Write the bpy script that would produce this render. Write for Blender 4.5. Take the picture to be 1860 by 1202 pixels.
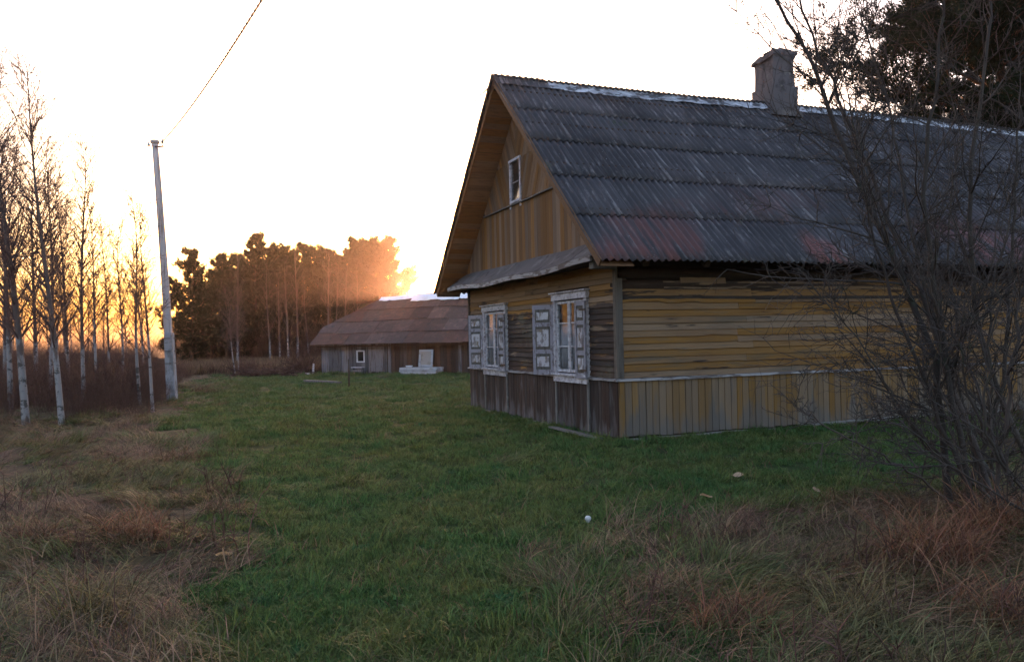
import bpy, math, random
import numpy as np
from mathutils import Matrix, Vector

for o in list(bpy.data.objects):
    bpy.data.objects.remove(o)
SC = bpy.context.scene
COL = SC.collection
R = math.radians

# ------------------------------------------------------------------ camera
CAMH, FOC, PITCH, ROLL = 1.6, 1479.2, 0.0075, -0.0214
cam_data = bpy.data.cameras.new('camera')
cam = bpy.data.objects.new('camera', cam_data)
COL.objects.link(cam)
cam_data.sensor_width = 36
cam_data.lens = 36 * FOC / 1860
cam_data.clip_start = 0.1
cam_data.clip_end = 6000
cam.matrix_world = (Matrix.Translation((0, 0, CAMH)) @ Matrix.Rotation(math.pi / 2 + PITCH, 4, 'X')
                    @ Matrix.Rotation(ROLL, 4, 'Z'))
SC.camera = cam

# ------------------------------------------------------------------ sky, sun, exposure
SUN_AZ, SUN_EL = R(-5.2), R(3.2)          # azimuth from +Y towards +X
world = bpy.data.worlds.new('World')
SC.world = world
world.use_nodes = True
wn = world.node_tree
bg = wn.nodes['Background']
sky = wn.nodes.new('ShaderNodeTexSky')
sky.sky_type = 'NISHITA'
sky.sun_disc = False
sky.sun_elevation = SUN_EL
sky.sun_rotation = SUN_AZ
sky.altitude = 100
sky.air_density = 1.0
sky.dust_density = 5.0
sky.ozone_density = 1.5
tint = wn.nodes.new('ShaderNodeMix'); tint.data_type = 'RGBA'; tint.blend_type = 'MULTIPLY'; tint.inputs[0].default_value = 1
tint.inputs[7].default_value = (1.09, .95, 1.0, 1)        # the camera's rosy evening white balance
wn.links.new(sky.outputs[0], tint.inputs[6]); wn.links.new(tint.outputs[2], bg.inputs[0])
bg.inputs[1].default_value = 0.15

sun_data = bpy.data.lights.new('sun', 'SUN')
sun_data.energy = 1.5
sun_data.angle = R(0.6)
sun_data.color = (1.0, 0.43, 0.19)
sun = bpy.data.objects.new('sun', sun_data)
COL.objects.link(sun)
sd = Vector((math.sin(SUN_AZ) * math.cos(SUN_EL), math.cos(SUN_AZ) * math.cos(SUN_EL), math.sin(SUN_EL)))
sun.rotation_euler = (-sd).to_track_quat('-Z', 'Y').to_euler()
sun.location = sd * 300

SC.view_settings.view_transform = 'Standard'
SC.view_settings.look = 'None'
SC.view_settings.exposure = 3.35
SC.view_settings.gamma = 1.0
SC.view_settings.use_curve_mapping = False
SC.render.engine = 'CYCLES'
SC.cycles.use_denoising = True
SC.cycles.max_bounces = 6
SC.cycles.transparent_max_bounces = 8
SC.cycles.volume_bounces = 0

# ------------------------------------------------------------------ helpers
def tag(o, label=None, cat=None, group=None, kind=None):
    if label: o['label'] = label
    if cat: o['category'] = cat
    if group: o['group'] = group
    if kind: o['kind'] = kind
    return o

def link(o, parent=None):
    COL.objects.link(o)
    if parent is not None: o.parent = parent
    return o

def empty(name, loc=(0, 0, 0), rz=0.0, label=None, cat=None, group=None):
    o = link(bpy.data.objects.new(name, None))
    o.empty_display_size = .2
    o.location = loc
    o.rotation_euler = (0, 0, rz)
    return tag(o, label, cat, group)

def mesh_np(name, V, F3=None, F4=None, mat=None, smooth=False):
    """numpy -> mesh, F3 (n,3), F4 (m,4)"""
    me = bpy.data.meshes.new(name)
    V = np.asarray(V, dtype=np.float32).reshape(-1, 3)
    parts, sizes = [], []
    if F4 is not None and len(F4): parts.append(np.asarray(F4, dtype=np.int32).ravel()); sizes += [np.full(len(F4), 4, np.int32)]
    if F3 is not None and len(F3): parts.append(np.asarray(F3, dtype=np.int32).ravel()); sizes += [np.full(len(F3), 3, np.int32)]
    loops = np.concatenate(parts); sz = np.concatenate(sizes)
    me.vertices.add(len(V)); me.vertices.foreach_set('co', V.ravel())
    me.loops.add(len(loops)); me.loops.foreach_set('vertex_index', loops)
    me.polygons.add(len(sz))
    me.polygons.foreach_set('loop_start', np.concatenate([[0], np.cumsum(sz)[:-1]]).astype(np.int32))
    if smooth: me.polygons.foreach_set('use_smooth', np.ones(len(sz), bool))
    me.update(calc_edges=True)
    if mat: me.materials.append(mat)
    return me

class MB:
    def __init__(s): s.v = []; s.f = []
    def add(s, vs, fs):
        b = len(s.v); s.v += [tuple(v) for v in vs]; s.f += [[b + i for i in f] for f in fs]; return s
    def box(s, x0, x1, y0, y1, z0, z1, M=None):
        vs = [Vector((x, y, z)) for z in (z0, z1) for y in (y0, y1) for x in (x0, x1)]
        if M is not None: vs = [M @ v for v in vs]
        return s.add(vs, [(0, 2, 3, 1), (4, 5, 7, 6), (0, 1, 5, 4), (2, 6, 7, 3), (0, 4, 6, 2), (1, 3, 7, 5)])
    def prism(s, poly, fn, t0, t1):
        """poly: 2D pts; fn(a,b,t)->3D; extruded from t0 to t1"""
        n = len(poly)
        vs = [fn(a, b, t0) for a, b in poly] + [fn(a, b, t1) for a, b in poly]
        fs = [list(range(n))[::-1], list(range(n, 2 * n))] + [(i, (i + 1) % n, n + (i + 1) % n, n + i) for i in range(n)]
        return s.add(vs, fs)
    def beam(s, a, b, w, h, up=(0, 0, 1)):
        a = Vector(a); b = Vector(b); d = (b - a).normalized()
        x = d.cross(Vector(up)).normalized(); z = x.cross(d)
        vs = []
        for p in (a, b):
            for sx, sz in ((-1, -1), (1, -1), (1, 1), (-1, 1)): vs.append(p + x * (sx * w / 2) + z * (sz * h / 2))
        return s.add(vs, [(0, 1, 2, 3), (7, 6, 5, 4), (0, 4, 5, 1), (1, 5, 6, 2), (2, 6, 7, 3), (3, 7, 4, 0)])
    def tube(s, pts, rads, n=8, cap=True):
        pts = [Vector(p) for p in pts]
        if not hasattr(rads, '__len__'): rads = [rads] * len(pts)
        b = len(s.v); ref = Vector((0.31, 0.95, 0.07))
        for i, p in enumerate(pts):
            d = (pts[min(i + 1, len(pts) - 1)] - pts[max(i - 1, 0)]).normalized()
            r_ = ref if abs(d.dot(ref)) < .9 else Vector((1, 0, .1))
            x = d.cross(r_).normalized(); y = d.cross(x)
            for k in range(n):
                a = 2 * math.pi * k / n
                s.v.append(tuple(p + (x * math.cos(a) + y * math.sin(a)) * rads[i]))
        for i in range(len(pts) - 1):
            for k in range(n):
                s.f.append([b + i * n + k, b + i * n + (k + 1) % n, b + (i + 1) * n + (k + 1) % n, b + (i + 1) * n + k])
        if cap:
            s.f.append([b + k for k in range(n)][::-1]); s.f.append([b + (len(pts) - 1) * n + k for k in range(n)])
        return s
    def build(s, name, mat, parent=None, smooth=False):
        me = bpy.data.meshes.new(name)
        me.from_pydata(s.v, [], s.f)
        me.validate()
        # consistent outward normals
        import bmesh
        bm = bmesh.new(); bm.from_mesh(me); bmesh.ops.recalc_face_normals(bm, faces=bm.faces); bm.to_mesh(me); bm.free()
        me.materials.append(mat)
        if smooth:
            me.polygons.foreach_set('use_smooth', np.ones(len(me.polygons), bool))
        return link(bpy.data.objects.new(name, me), parent)

def clip(poly, a, b, c):
    """keep points with a*x+b*y<=c"""
    out = []
    for i, p in enumerate(poly):
        q = poly[(i + 1) % len(poly)]
        dp = a * p[0] + b * p[1] - c; dq = a * q[0] + b * q[1] - c
        if dp <= 0: out.append(p)
        if (dp < 0 < dq) or (dq < 0 < dp):
            t = dp / (dp - dq); out.append((p[0] + t * (q[0] - p[0]), p[1] + t * (q[1] - p[1])))
    return out

def area(poly):
    return abs(sum(p[0] * q[1] - q[0] * p[1] for p, q in zip(poly, poly[1:] + poly[:1]))) / 2

def px(x, y, Y):
    """the point at depth Y that the photograph shows at pixel x, y (used to measure the place)"""
    a, b = x - 930, y - 601; cr, sr = math.cos(ROLL), math.sin(ROLL)
    p, q = a * cr + b * sr, -a * sr + b * cr
    c, s = math.cos(PITCH), math.sin(PITCH)
    d = Vector((p / FOC, c + q / FOC * s, s - q / FOC * c))
    return Vector((0, 0, CAMH)) + d * (Y / d.y)

# ------------------------------------------------------------------ materials
def vec3(c): return (c[0], c[1], c[2], 1)

class Kit:
    def __init__(s, name):
        s.m = bpy.data.materials.new(name); s.m.use_nodes = True
        s.t = s.m.node_tree; s.b = s.t.nodes['Principled BSDF']; s.out = s.t.nodes['Material Output']
    def n(s, typ, **kw):
        nd = s.t.nodes.new(typ)
        for k, v in kw.items():
            if k.startswith('i_'): nd.inputs[k[2:].replace('_', ' ')].default_value = v
            else: setattr(nd, k, v)
        return nd
    def l(s, a, b): s.t.links.new(a, b)
    def math(s, op, a, b=None, clamp=False):
        nd = s.n('ShaderNodeMath', operation=op); nd.use_clamp = clamp
        for i, v in enumerate((a, b)):
            if v is None: continue
            if isinstance(v, (int, float)): nd.inputs[i].default_value = v
            else: s.l(v, nd.inputs[i])
        return nd.outputs[0]
    def coord(s, kind='obj', rnd=True):
        if kind == 'pos':
            c = s.n('ShaderNodeNewGeometry').outputs['Position']
        else:
            c = s.n('ShaderNodeTexCoord').outputs['Object']
        if rnd:
            r = s.n('ShaderNodeObjectInfo').outputs['Random']
            m = s.n('ShaderNodeVectorMath', operation='ADD')
            cb = s.n('ShaderNodeCombineXYZ')
            for i, k in enumerate((37.0, 61.0, 23.0)): s.l(s.math('MULTIPLY', r, k), cb.inputs[i])
            s.l(c, m.inputs[0]); s.l(cb.outputs[0], m.inputs[1]); c = m.outputs[0]
        return c
    def noise(s, c, scale=(1, 1, 1), detail=4.0, rough=.55, dist=0.0):
        m = s.n('ShaderNodeVectorMath', operation='MULTIPLY'); s.l(c, m.inputs[0]); m.inputs[1].default_value = scale
        nz = s.n('ShaderNodeTexNoise'); s.l(m.outputs[0], nz.inputs['Vector'])
        nz.inputs['Scale'].default_value = 1; nz.inputs['Detail'].default_value = detail
        nz.inputs['Roughness'].default_value = rough; nz.inputs['Distortion'].default_value = dist
        return nz.outputs['Fac']
    def step(s, v, lo, hi, a=0.0, b=1.0):
        mr = s.n('ShaderNodeMapRange', interpolation_type='SMOOTHSTEP')
        s.l(v, mr.inputs[0])
        for i, x in enumerate((lo, hi, a, b)): mr.inputs[i + 1].default_value = x
        return mr.outputs[0]
    def mix(s, f, a, b, mode='MIX'):
        mx = s.n('ShaderNodeMix', data_type='RGBA', blend_type=mode)
        if isinstance(f, (int, float)): mx.inputs[0].default_value = f
        else: s.l(f, mx.inputs[0])
        for i, v in ((6, a), (7, b)):
            if isinstance(v, tuple): mx.inputs[i].default_value = vec3(v)
            else: s.l(v, mx.inputs[i])
        return mx.outputs[2]
    def bump(s, h, strength=.4, dist=.01):
        b = s.n('ShaderNodeBump'); b.inputs['Strength'].default_value = strength; b.inputs['Distance'].default_value = dist
        s.l(h, b.inputs['Height']); s.l(b.outputs[0], s.b.inputs['Normal'])
    def fin(s, col, rough=.85, spec=.3, metal=0.0, trans=0.0):
        if isinstance(col, tuple): s.b.inputs['Base Color'].default_value = vec3(col)
        else: s.l(col, s.b.inputs['Base Color'])
        if isinstance(rough, (int, float)): s.b.inputs['Roughness'].default_value = rough
        else: s.l(rough, s.b.inputs['Roughness'])
        s.b.inputs['Specular IOR Level'].default_value = spec
        s.b.inputs['Metallic'].default_value = metal
        return s.m

def layered(name, base, layers, rough=.85, spec=.25, var=.25, bumpscale=None, bumpstr=.5, metal=0.0, coord='obj'):
    """layers: (colour, scale, lo, hi, coordkind, (axis, z0, z1, weight) or None)"""
    k = Kit(name)
    cobj = k.coord(coord, True)
    cpos = k.coord('pos', False)
    cflat = k.coord('obj', False)
    col = base
    first = None
    for (c, sc, lo, hi, ck, grad) in layers:
        src = {'obj': cobj, 'pos': cpos, 'flat': cflat}[ck]
        nz = k.noise(src, sc, 5.0, .62)
        if first is None: first = nz
        if grad:
            ax, z0, z1, w = grad
            sp = k.n('ShaderNodeSeparateXYZ'); k.l(cflat, sp.inputs[0])
            g = k.step(sp.outputs[ax], z0, z1)
            nz = k.math('ADD', nz, k.math('MULTIPLY', g, w))
        col = k.mix(k.step(nz, lo, hi), col, c)
    if var:
        r = k.n('ShaderNodeObjectInfo').outputs['Random']
        hv = k.n('ShaderNodeHueSaturation')
        k.l(k.step(r, 0, 1, 1 - var, 1 + var), hv.inputs['Value'])
        r2 = k.math('FRACT', k.math('MULTIPLY', r, 7.31))
        k.l(k.step(r2, 0, 1, .75, 1.15), hv.inputs['Saturation'])
        if isinstance(col, tuple): hv.inputs['Color'].default_value = vec3(col)
        else: k.l(col, hv.inputs['Color'])
        col = hv.outputs[0]
    if bumpscale:
        k.bump(k.noise(cobj, bumpscale, 6.0, .65), bumpstr, .012)
    return k.fin(col, rough, spec, metal)

MT = {}
GX, GY, GZ = (1.2, 40, 60), (40, 1.2, 60), (45, 45, 1.3)      # wood grain along x, y, z
WOOD_D, WOOD_G, OCH, OCH2 = (.040, .025, .018), (.135, .092, .056), (.215, .118, .050), (.165, .088, .040)
# horizontal painted clapboards of the long wall
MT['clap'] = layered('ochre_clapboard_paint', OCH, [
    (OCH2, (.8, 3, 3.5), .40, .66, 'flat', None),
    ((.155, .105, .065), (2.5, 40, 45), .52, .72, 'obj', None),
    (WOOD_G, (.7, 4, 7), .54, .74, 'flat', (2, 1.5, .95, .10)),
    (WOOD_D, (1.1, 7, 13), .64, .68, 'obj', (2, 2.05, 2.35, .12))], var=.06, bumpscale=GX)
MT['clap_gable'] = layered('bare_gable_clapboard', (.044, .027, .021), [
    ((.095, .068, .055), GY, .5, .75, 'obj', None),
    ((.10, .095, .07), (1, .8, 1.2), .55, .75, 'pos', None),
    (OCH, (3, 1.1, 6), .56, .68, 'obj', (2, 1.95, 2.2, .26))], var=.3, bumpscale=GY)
MT['wains'] = layered('worn_ochre_upright_board', (.178, .104, .046), [
    ((.22, .130, .054), (5, 5, .5), .50, .72, 'flat', None),
    ((.125, .09, .065), (60, 60, 2), .5, .72, 'obj', None),
    ((.122, .100, .084), (5, 5, 1.0), .50, .78, 'flat', (2, .60, .02, .26)),
    ((.06, .04, .028), (30, 30, 1.1), .64, .72, 'obj', None)], var=.09, bumpscale=GZ)
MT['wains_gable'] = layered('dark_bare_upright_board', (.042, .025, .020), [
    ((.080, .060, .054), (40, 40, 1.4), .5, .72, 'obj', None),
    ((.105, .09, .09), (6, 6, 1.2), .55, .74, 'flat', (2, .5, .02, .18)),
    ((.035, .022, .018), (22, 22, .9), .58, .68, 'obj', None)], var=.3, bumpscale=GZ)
MT['tymp'] = layered('brown_gable_board', (.175, .088, .038), [
    ((.25, .14, .06), (18, 18, .7), .52, .74, 'obj', None),
    ((.12, .07, .045), (50, 50, 1.2), .5, .7, 'obj', None),
    ((.15, .12, .10), (30, 30, .8), .58, .7, 'obj', None)], var=.25, bumpscale=GZ)
MT['corner'] = layered('dull_corner_board', (.115, .095, .08), [((.06, .048, .04), (20, 20, 1.5), .48, .68, 'obj', None)], var=.1, bumpscale=GZ)
MT['pale_wood'] = layered('pale_split_wood', (.30, .27, .265), [((.13, .10, .09), (4, 4, 20), .47, .58, 'obj', None)], var=.15, bumpscale=GY)
MT['soffit'] = layered('brown_verge_board', (.150, .080, .042), [((.11, .06, .035), (3, 20, 20), .45, .65, 'obj', None)], var=.12, bumpscale=(30, 30, 30))
MT['grey_wood'] = layered('weathered_grey_wood', (.165, .145, .13), [
    ((.09, .07, .06), (30, 30, 6), .5, .7, 'obj', None),
    ((.30, .28, .27), (8, 8, 5), .58, .74, 'obj', None)], var=.2, bumpscale=(25, 25, 8))
MT['dark_wood'] = layered('dark_log_wood', (.040, .026, .02), [
    ((.075, .05, .038), (2, 14, 22), .5, .75, 'obj', None)], var=.2, bumpscale=(3, 20, 30))
MT['flaky_white'] = layered('flaking_white_paint', (.52, .48, .51), [
    ((.33, .29, .31), (9, 9, 14), .44, .62, 'obj', None),
    ((.16, .12, .11), (26, 26, 20), .56, .64, 'obj', None)], var=.12, bumpscale=(30, 30, 20), bumpstr=.6)
MT['shutter'] = layered('worn_lilac_grey_paint', (.27, .24, .27), [
    ((.14, .11, .11), (20, 20, 9), .5, .66, 'obj', None),
    ((.46, .42, .45), (16, 16, 14), .6, .68, 'obj', None)], var=.12, bumpscale=(30, 30, 16))
MT['panel'] = layered('flaking_shutter_panel', (.46, .42, .44), [
    ((.22, .18, .18), (9, 9, 6), .47, .56, 'obj', None),
    ((.19, .14, .09), (9, 9, 5), .56, .66, 'obj', None)], var=.12, bumpscale=(30, 30, 16))
MT['asbestos'] = None
def roof_mat():
    k = Kit('weathered_corrugated_sheet')
    o = k.coord('obj', True); p = k.coord('pos', False); f = k.coord('obj', False)
    col = k.mix(k.step(k.noise(p, (.5, .5, .5), 3), .38, .66), (.029, .025, .028), (.055, .048, .051))
    col = k.mix(k.step(k.noise(o, (9, .8, 9), 5, .7), .52, .72), col, (.078, .068, .070))
    sp = k.n('ShaderNodeSeparateXYZ'); k.l(f, sp.inputs[0])
    crest = k.step(sp.outputs[2], .008, .026)
    highlight_streak = k.math('MULTIPLY', crest, k.step(k.noise(o, (11, 1.8, 1), 4, .7), .5, .68))
    col = k.mix(highlight_streak, col, (.150, .134, .134))  # pale highlights painted along the wave crests
    # rusty red lichen on low courses
    psp = k.n('ShaderNodeSeparateXYZ'); k.l(p, psp.inputs[0])
    low = k.step(psp.outputs[2], 4.6, 2.7)
    red = k.math('MULTIPLY', k.step(k.noise(p, (.55, .55, .55), 3, .5), .47, .60), low)
    red = k.math('MULTIPLY', red, k.step(k.noise(o, (12, 1.2, 3), 4), .35, .6))
    col = k.mix(k.math('MULTIPLY', red, .8), col, (.17, .06, .05))
    moss = k.step(k.noise(p, (2.2, 2.2, 2.2), 6, .7), .64, .70)
    col = k.mix(moss, col, (.05, .05, .032))
    spots = k.step(k.noise(o, (26, 26, 26), 3, .6), .70, .75)
    col = k.mix(spots, col, (.30, .29, .30))
    r = k.n('ShaderNodeObjectInfo').outputs['Random']
    hv = k.n('ShaderNodeHueSaturation'); k.l(k.step(r, 0, 1, .8, 1.2), hv.inputs['Value']); k.l(col, hv.inputs['Color'])
    k.bump(k.noise(o, (40, 14, 40), 5, .7), .5, .006)
    return k.fin(hv.outputs[0], .72, .35)
MT['asbestos'] = roof_mat()
MT['ridge'] = layered('pale_ridge_metal', (.34, .34, .38), [
    ((.60, .60, .66), (3, 8, 8), .48, .6, 'pos', None),
    ((.07, .065, .07), (4, 7, 7), .47, .56, 'obj', None)], rough=.5, spec=.5, var=.2, bumpscale=(12, 12, 12))
MT['plaster'] = layered('sooty_chimney_render', (.115, .10, .105), [
    ((.06, .05, .052), (3, 3, 2.2), .48, .64, 'obj', None),
    ((.20, .175, .15), (5, 5, 6), .60, .72, 'obj', None),
    ((.16, .075, .045), (7, 7, 9), .64, .72, 'obj', None)], var=0, bumpscale=(14, 14, 14), bumpstr=.9)
MT['tar'] = layered('grey_tarred_felt', (.10, .085, .085), [
    ((.17, .15, .15), (2, 3, 4), .5, .7, 'obj', None), ((.05, .04, .04), (5, 7, 9), .56, .68, 'obj', None)], var=.1, bumpscale=(9, 9, 9))
MT['curtain'] = layered('lace_curtain', (.50, .48, .52), [((.36, .34, .39), (2, 40, 2), .4, .65, 'obj', None)], var=0)
MT['black_room'] = layered('unlit_room', (.02, .018, .018), [], var=0)
def glass_mat():
    k = Kit('old_window_glass')
    tr = k.n('ShaderNodeBsdfTransparent'); gl = k.n('ShaderNodeBsdfGlossy'); gl.inputs['Roughness'].default_value = .06
    tr.inputs[0].default_value = (.86, .88, .88, 1)
    lw_ = k.n('ShaderNodeLayerWeight'); lw_.inputs[0].default_value = .5
    fr_ = k.math('ADD', k.math('MULTIPLY', k.math('POWER', lw_.outputs['Facing'], 5.0), .9), .05)
    mx = k.n('ShaderNodeMixShader')
    nz = k.noise(k.coord('obj', True), (3, 3, 3), 2)
    b = k.n('ShaderNodeBump'); b.inputs['Strength'].default_value = .12; k.l(nz, b.inputs['Height']); k.l(b.outputs[0], gl.inputs['Normal'])
    k.l(fr_, mx.inputs[0]); k.l(tr.outputs[0], mx.inputs[1]); k.l(gl.outputs[0], mx.inputs[2])
    k.l(mx.outputs[0], k.out.inputs[0]); return k.m
MT['glass'] = glass_mat()
MT['concrete'] = layered('pole_concrete', (.34, .33, .35), [((.20, .19, .19), (6, 6, 3), .45, .65, 'obj', None)], var=0, bumpscale=(20, 20, 20))
MT['pole_wood'] = layered('silvered_pole_wood', (.50, .44, .43), [
    ((.25, .20, .18), (26, 26, .8), .48, .66, 'obj', None), ((.46, .41, .40), (30, 30, .5), .58, .7, 'obj', None)], var=0, bumpscale=(40, 40, 1))
MT['iron'] = layered('rusty_iron', (.07, .045, .035), [((.12, .06, .035), (30, 30, 30), .5, .7, 'obj', None)], rough=.7, var=0)
MT['porcelain'] = layered('insulator_porcelain', (.5, .48, .46), [], rough=.3, spec=.5, var=0)
MT['cable'] = layered('black_cable', (.05, .045, .05), [], rough=.6, var=0)
MT['barn_roof'] = layered('mossy_brown_barn_roof', (.088, .048, .038), [
    ((.125, .066, .05), (3, 3, 3), .48, .66, 'pos', None), ((.05, .04, .034), (5, 5, 5), .55, .68, 'pos', None)], var=.22, bumpscale=(12, 12, 12))
MT['barn_board'] = layered('grey_barn_board', (.17, .15, .155), [
    ((.09, .07, .065), (20, 20, 1.2), .46, .66, 'obj', None)], var=.35, bumpscale=GZ)
MT['barn_brown_shaded'] = layered('shaded_brown_barn_board', (.085, .048, .034), [  # brown boards, their colour darkened for the shade on the front wall
    ((.045, .028, .022), (20, 20, 1.2), .48, .68, 'obj', None)], var=.3, bumpscale=GZ)
MT['zinc'] = layered('pale_zinc_sheet', (.88, .86, .89), [((.74, .70, .74), (2, 2, 2), .5, .7, 'pos', None)], rough=.35, spec=.6, var=.06)
MT['pale_board'] = layered('pale_sawn_board', (.50, .46, .48), [((.33, .28, .27), (4, 9, 9), .5, .66, 'obj', None)], var=.18, bumpscale=(4, 20, 20))
MT['tan_board'] = layered('faded_plywood', (.34, .25, .20), [((.24, .16, .12), (4, 4, 4), .5, .66, 'obj', None)], var=.1)
MT['stone'] = layered('pale_stone', (.55, .52, .50), [((.38, .35, .33), (20, 20, 20), .5, .65, 'obj', None)], var=.15, bumpscale=(30, 30, 30))

def plant_mat(name, a, b, c=None, trans=.25, rough=.6, var=.35, big=.7, spec=.2):
    k = Kit(name)
    p = k.coord('pos', False)
    col = k.mix(k.step(k.noise(p, (big, big, big), 4, .6), .36, .64), a, b)
    if c:
        col = k.mix(k.step(k.noise(p, (big * 2.3 + 1.1,) * 3, 4, .6), .58, .72), col, c)
    r = k.n('ShaderNodeObjectInfo').outputs['Random']
    ri = k.math('FRACT', k.math('ADD', k.math('MULTIPLY', r, 13.7), k.n('ShaderNodeNewGeometry').outputs['Random Per Island']))
    hv = k.n('ShaderNodeHueSaturation')
    k.l(k.step(ri, 0, 1, 1 - var, 1 + var), hv.inputs['Value'])
    k.l(k.step(k.math('FRACT', k.math('MULTIPLY', ri, 5.7)), 0, 1, .483, .515), hv.inputs['Hue'])
    k.l(col, hv.inputs['Color'])
    k.fin(hv.outputs[0], rough, spec)
    if trans:
        tr = k.n('ShaderNodeBsdfTranslucent'); mx = k.n('ShaderNodeMixShader'); mx.inputs[0].default_value = trans
        k.l(hv.outputs[0], tr.inputs[0]); k.l(k.b.outputs[0], mx.inputs[1]); k.l(tr.outputs[0], mx.inputs[2])
        k.l(mx.outputs[0], k.out.inputs[0])
    return k.m
MT['lawn'] = plant_mat('lawn_blades', (.062, .122, .034), (.118, .138, .040), (.044, .120, .044), .3, big=.9, var=.5)
MT['mix'] = plant_mat('rough_grass_blades', (.085, .115, .034), (.15, .12, .055), (.06, .11, .036), .3, var=.6)
MT['dry'] = plant_mat('dead_grass_blades', (.20, .13, .075), (.14, .078, .050), (.11, .10, .045), .25, var=.65, big=1.3)
MT['rust'] = plant_mat('red_brown_grass_blades', (.24, .115, .06), (.17, .08, .048), (.20, .14, .07), .25, var=.6, big=3.0)
MT['weed'] = plant_mat('dead_weed_stems', (.13, .065, .046), (.085, .044, .034), None, .1)
MT['twig'] = plant_mat('shrub_bark', (.050, .040, .036), (.068, .052, .044), (.055, .058, .042), 0, .8, .25, big=2.0)
MT['birchtwig'] = plant_mat('birch_twigs', (.085, .055, .052), (.11, .07, .062), None, 0, .8, .25)
MT['needle'] = plant_mat('pine_needles', (.014, .024, .015), (.022, .030, .017), (.010, .017, .011), 0, .9, .3, spec=.0)
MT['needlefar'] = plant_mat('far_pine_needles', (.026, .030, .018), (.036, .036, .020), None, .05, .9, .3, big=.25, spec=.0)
MT['pinebark'] = layered('pine_bark', (.12, .062, .038), [((.05, .034, .028), (8, 8, 4), .45, .62, 'obj', None)], var=.1, bumpscale=(16, 16, 6), bumpstr=.9)
MT['birchbark'] = layered('birch_bark', (.25, .225, .225), [
    ((.08, .07, .065), (5, 5, 8), .53, .60, 'obj', None), ((.14, .10, .09), (9, 9, 1.2), .60, .70, 'obj', None),
    ((.11, .075, .065), (4, 4, 1.5), .50, .60, 'flat', (2, 1.3, 2.8, .35))], var=.1, bumpscale=(10, 10, 20))
MT['leaf'] = plant_mat('fallen_leaf', (.50, .36, .22), (.38, .25, .13), None, .2)

# ------------------------------------------------------------------ the ground
LEFT_EDGE = [(2, -1.2), (4.1, -1.7), (5.2, -2.2), (7.2, -2.5), (11.4, -4.1), (16, -6.6), (24, -9.3), (31, -11.6), (38, -13.5), (44, -14)]
RIGHT_EDGE = [(2, 1.0), (4.0, .95), (4.5, .6), (6.0, .7), (6.8, 1.5), (7.4, 2.4), (9.0, 5.0), (60, 40)]
def sines(x, y, f, seed):
    rs = np.random.RandomState(seed); z = 0
    for i in range(7):
        a = rs.uniform(0, 2 * math.pi); k = f * (.6 + 1.1 * i / 3); z = z + np.sin((x * math.cos(a) + y * math.sin(a)) * k + rs.uniform(0, 6.28)) / (1 + i * .5)
    return z / 3
def lawn_mask(x, y):
    x = np.asarray(x, float); y = np.asarray(y, float)
    le = np.interp(y, [p[0] for p in LEFT_EDGE], [p[1] for p in LEFT_EDGE])
    re = np.interp(y, [p[0] for p in RIGHT_EDGE], [p[1] for p in RIGHT_EDGE])
    wob = sines(x, y, 1.6, 5) * .55 + sines(x, y, 5, 6) * .25
    w = .35 + y * .03
    a = np.clip((x - le + wob) / w * .5 + .5, 0, 1) * np.clip((re - x + wob) / w * .5 + .5, 0, 1)
    return a * np.clip((46 - y) / 4, 0, 1)
def ground_z(x, y):
    x = np.asarray(x, float); y = np.asarray(y, float)
    g = lawn_mask(x, y)
    d = np.hypot(x, y)
    near = np.clip(1.3 - d / 60, 0, 1)
    z = sines(x, y, .55, 1) * .05 + sines(x, y, 2.3, 2) * .022 + sines(x, y, 9, 22) * .016 + (1 - g) * (sines(x, y, 2.6, 3) * .07 + sines(x, y, 6.5, 4) * .03 + .03)
    hx, hy = 1.6, 12.32                       # level pad round the house
    u = (x - hx) * math.cos(.3729) + (y - hy) * math.sin(.3729); v = -(x - hx) * math.sin(.3729) + (y - hy) * math.cos(.3729)
    far = np.maximum(np.maximum(-u, u - 15.5), np.maximum(-v, v - 7.2))
    return z * near * np.clip(far / 1.5, 0.05, 1)
def gz(x, y): return float(ground_z(x, y))

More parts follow.
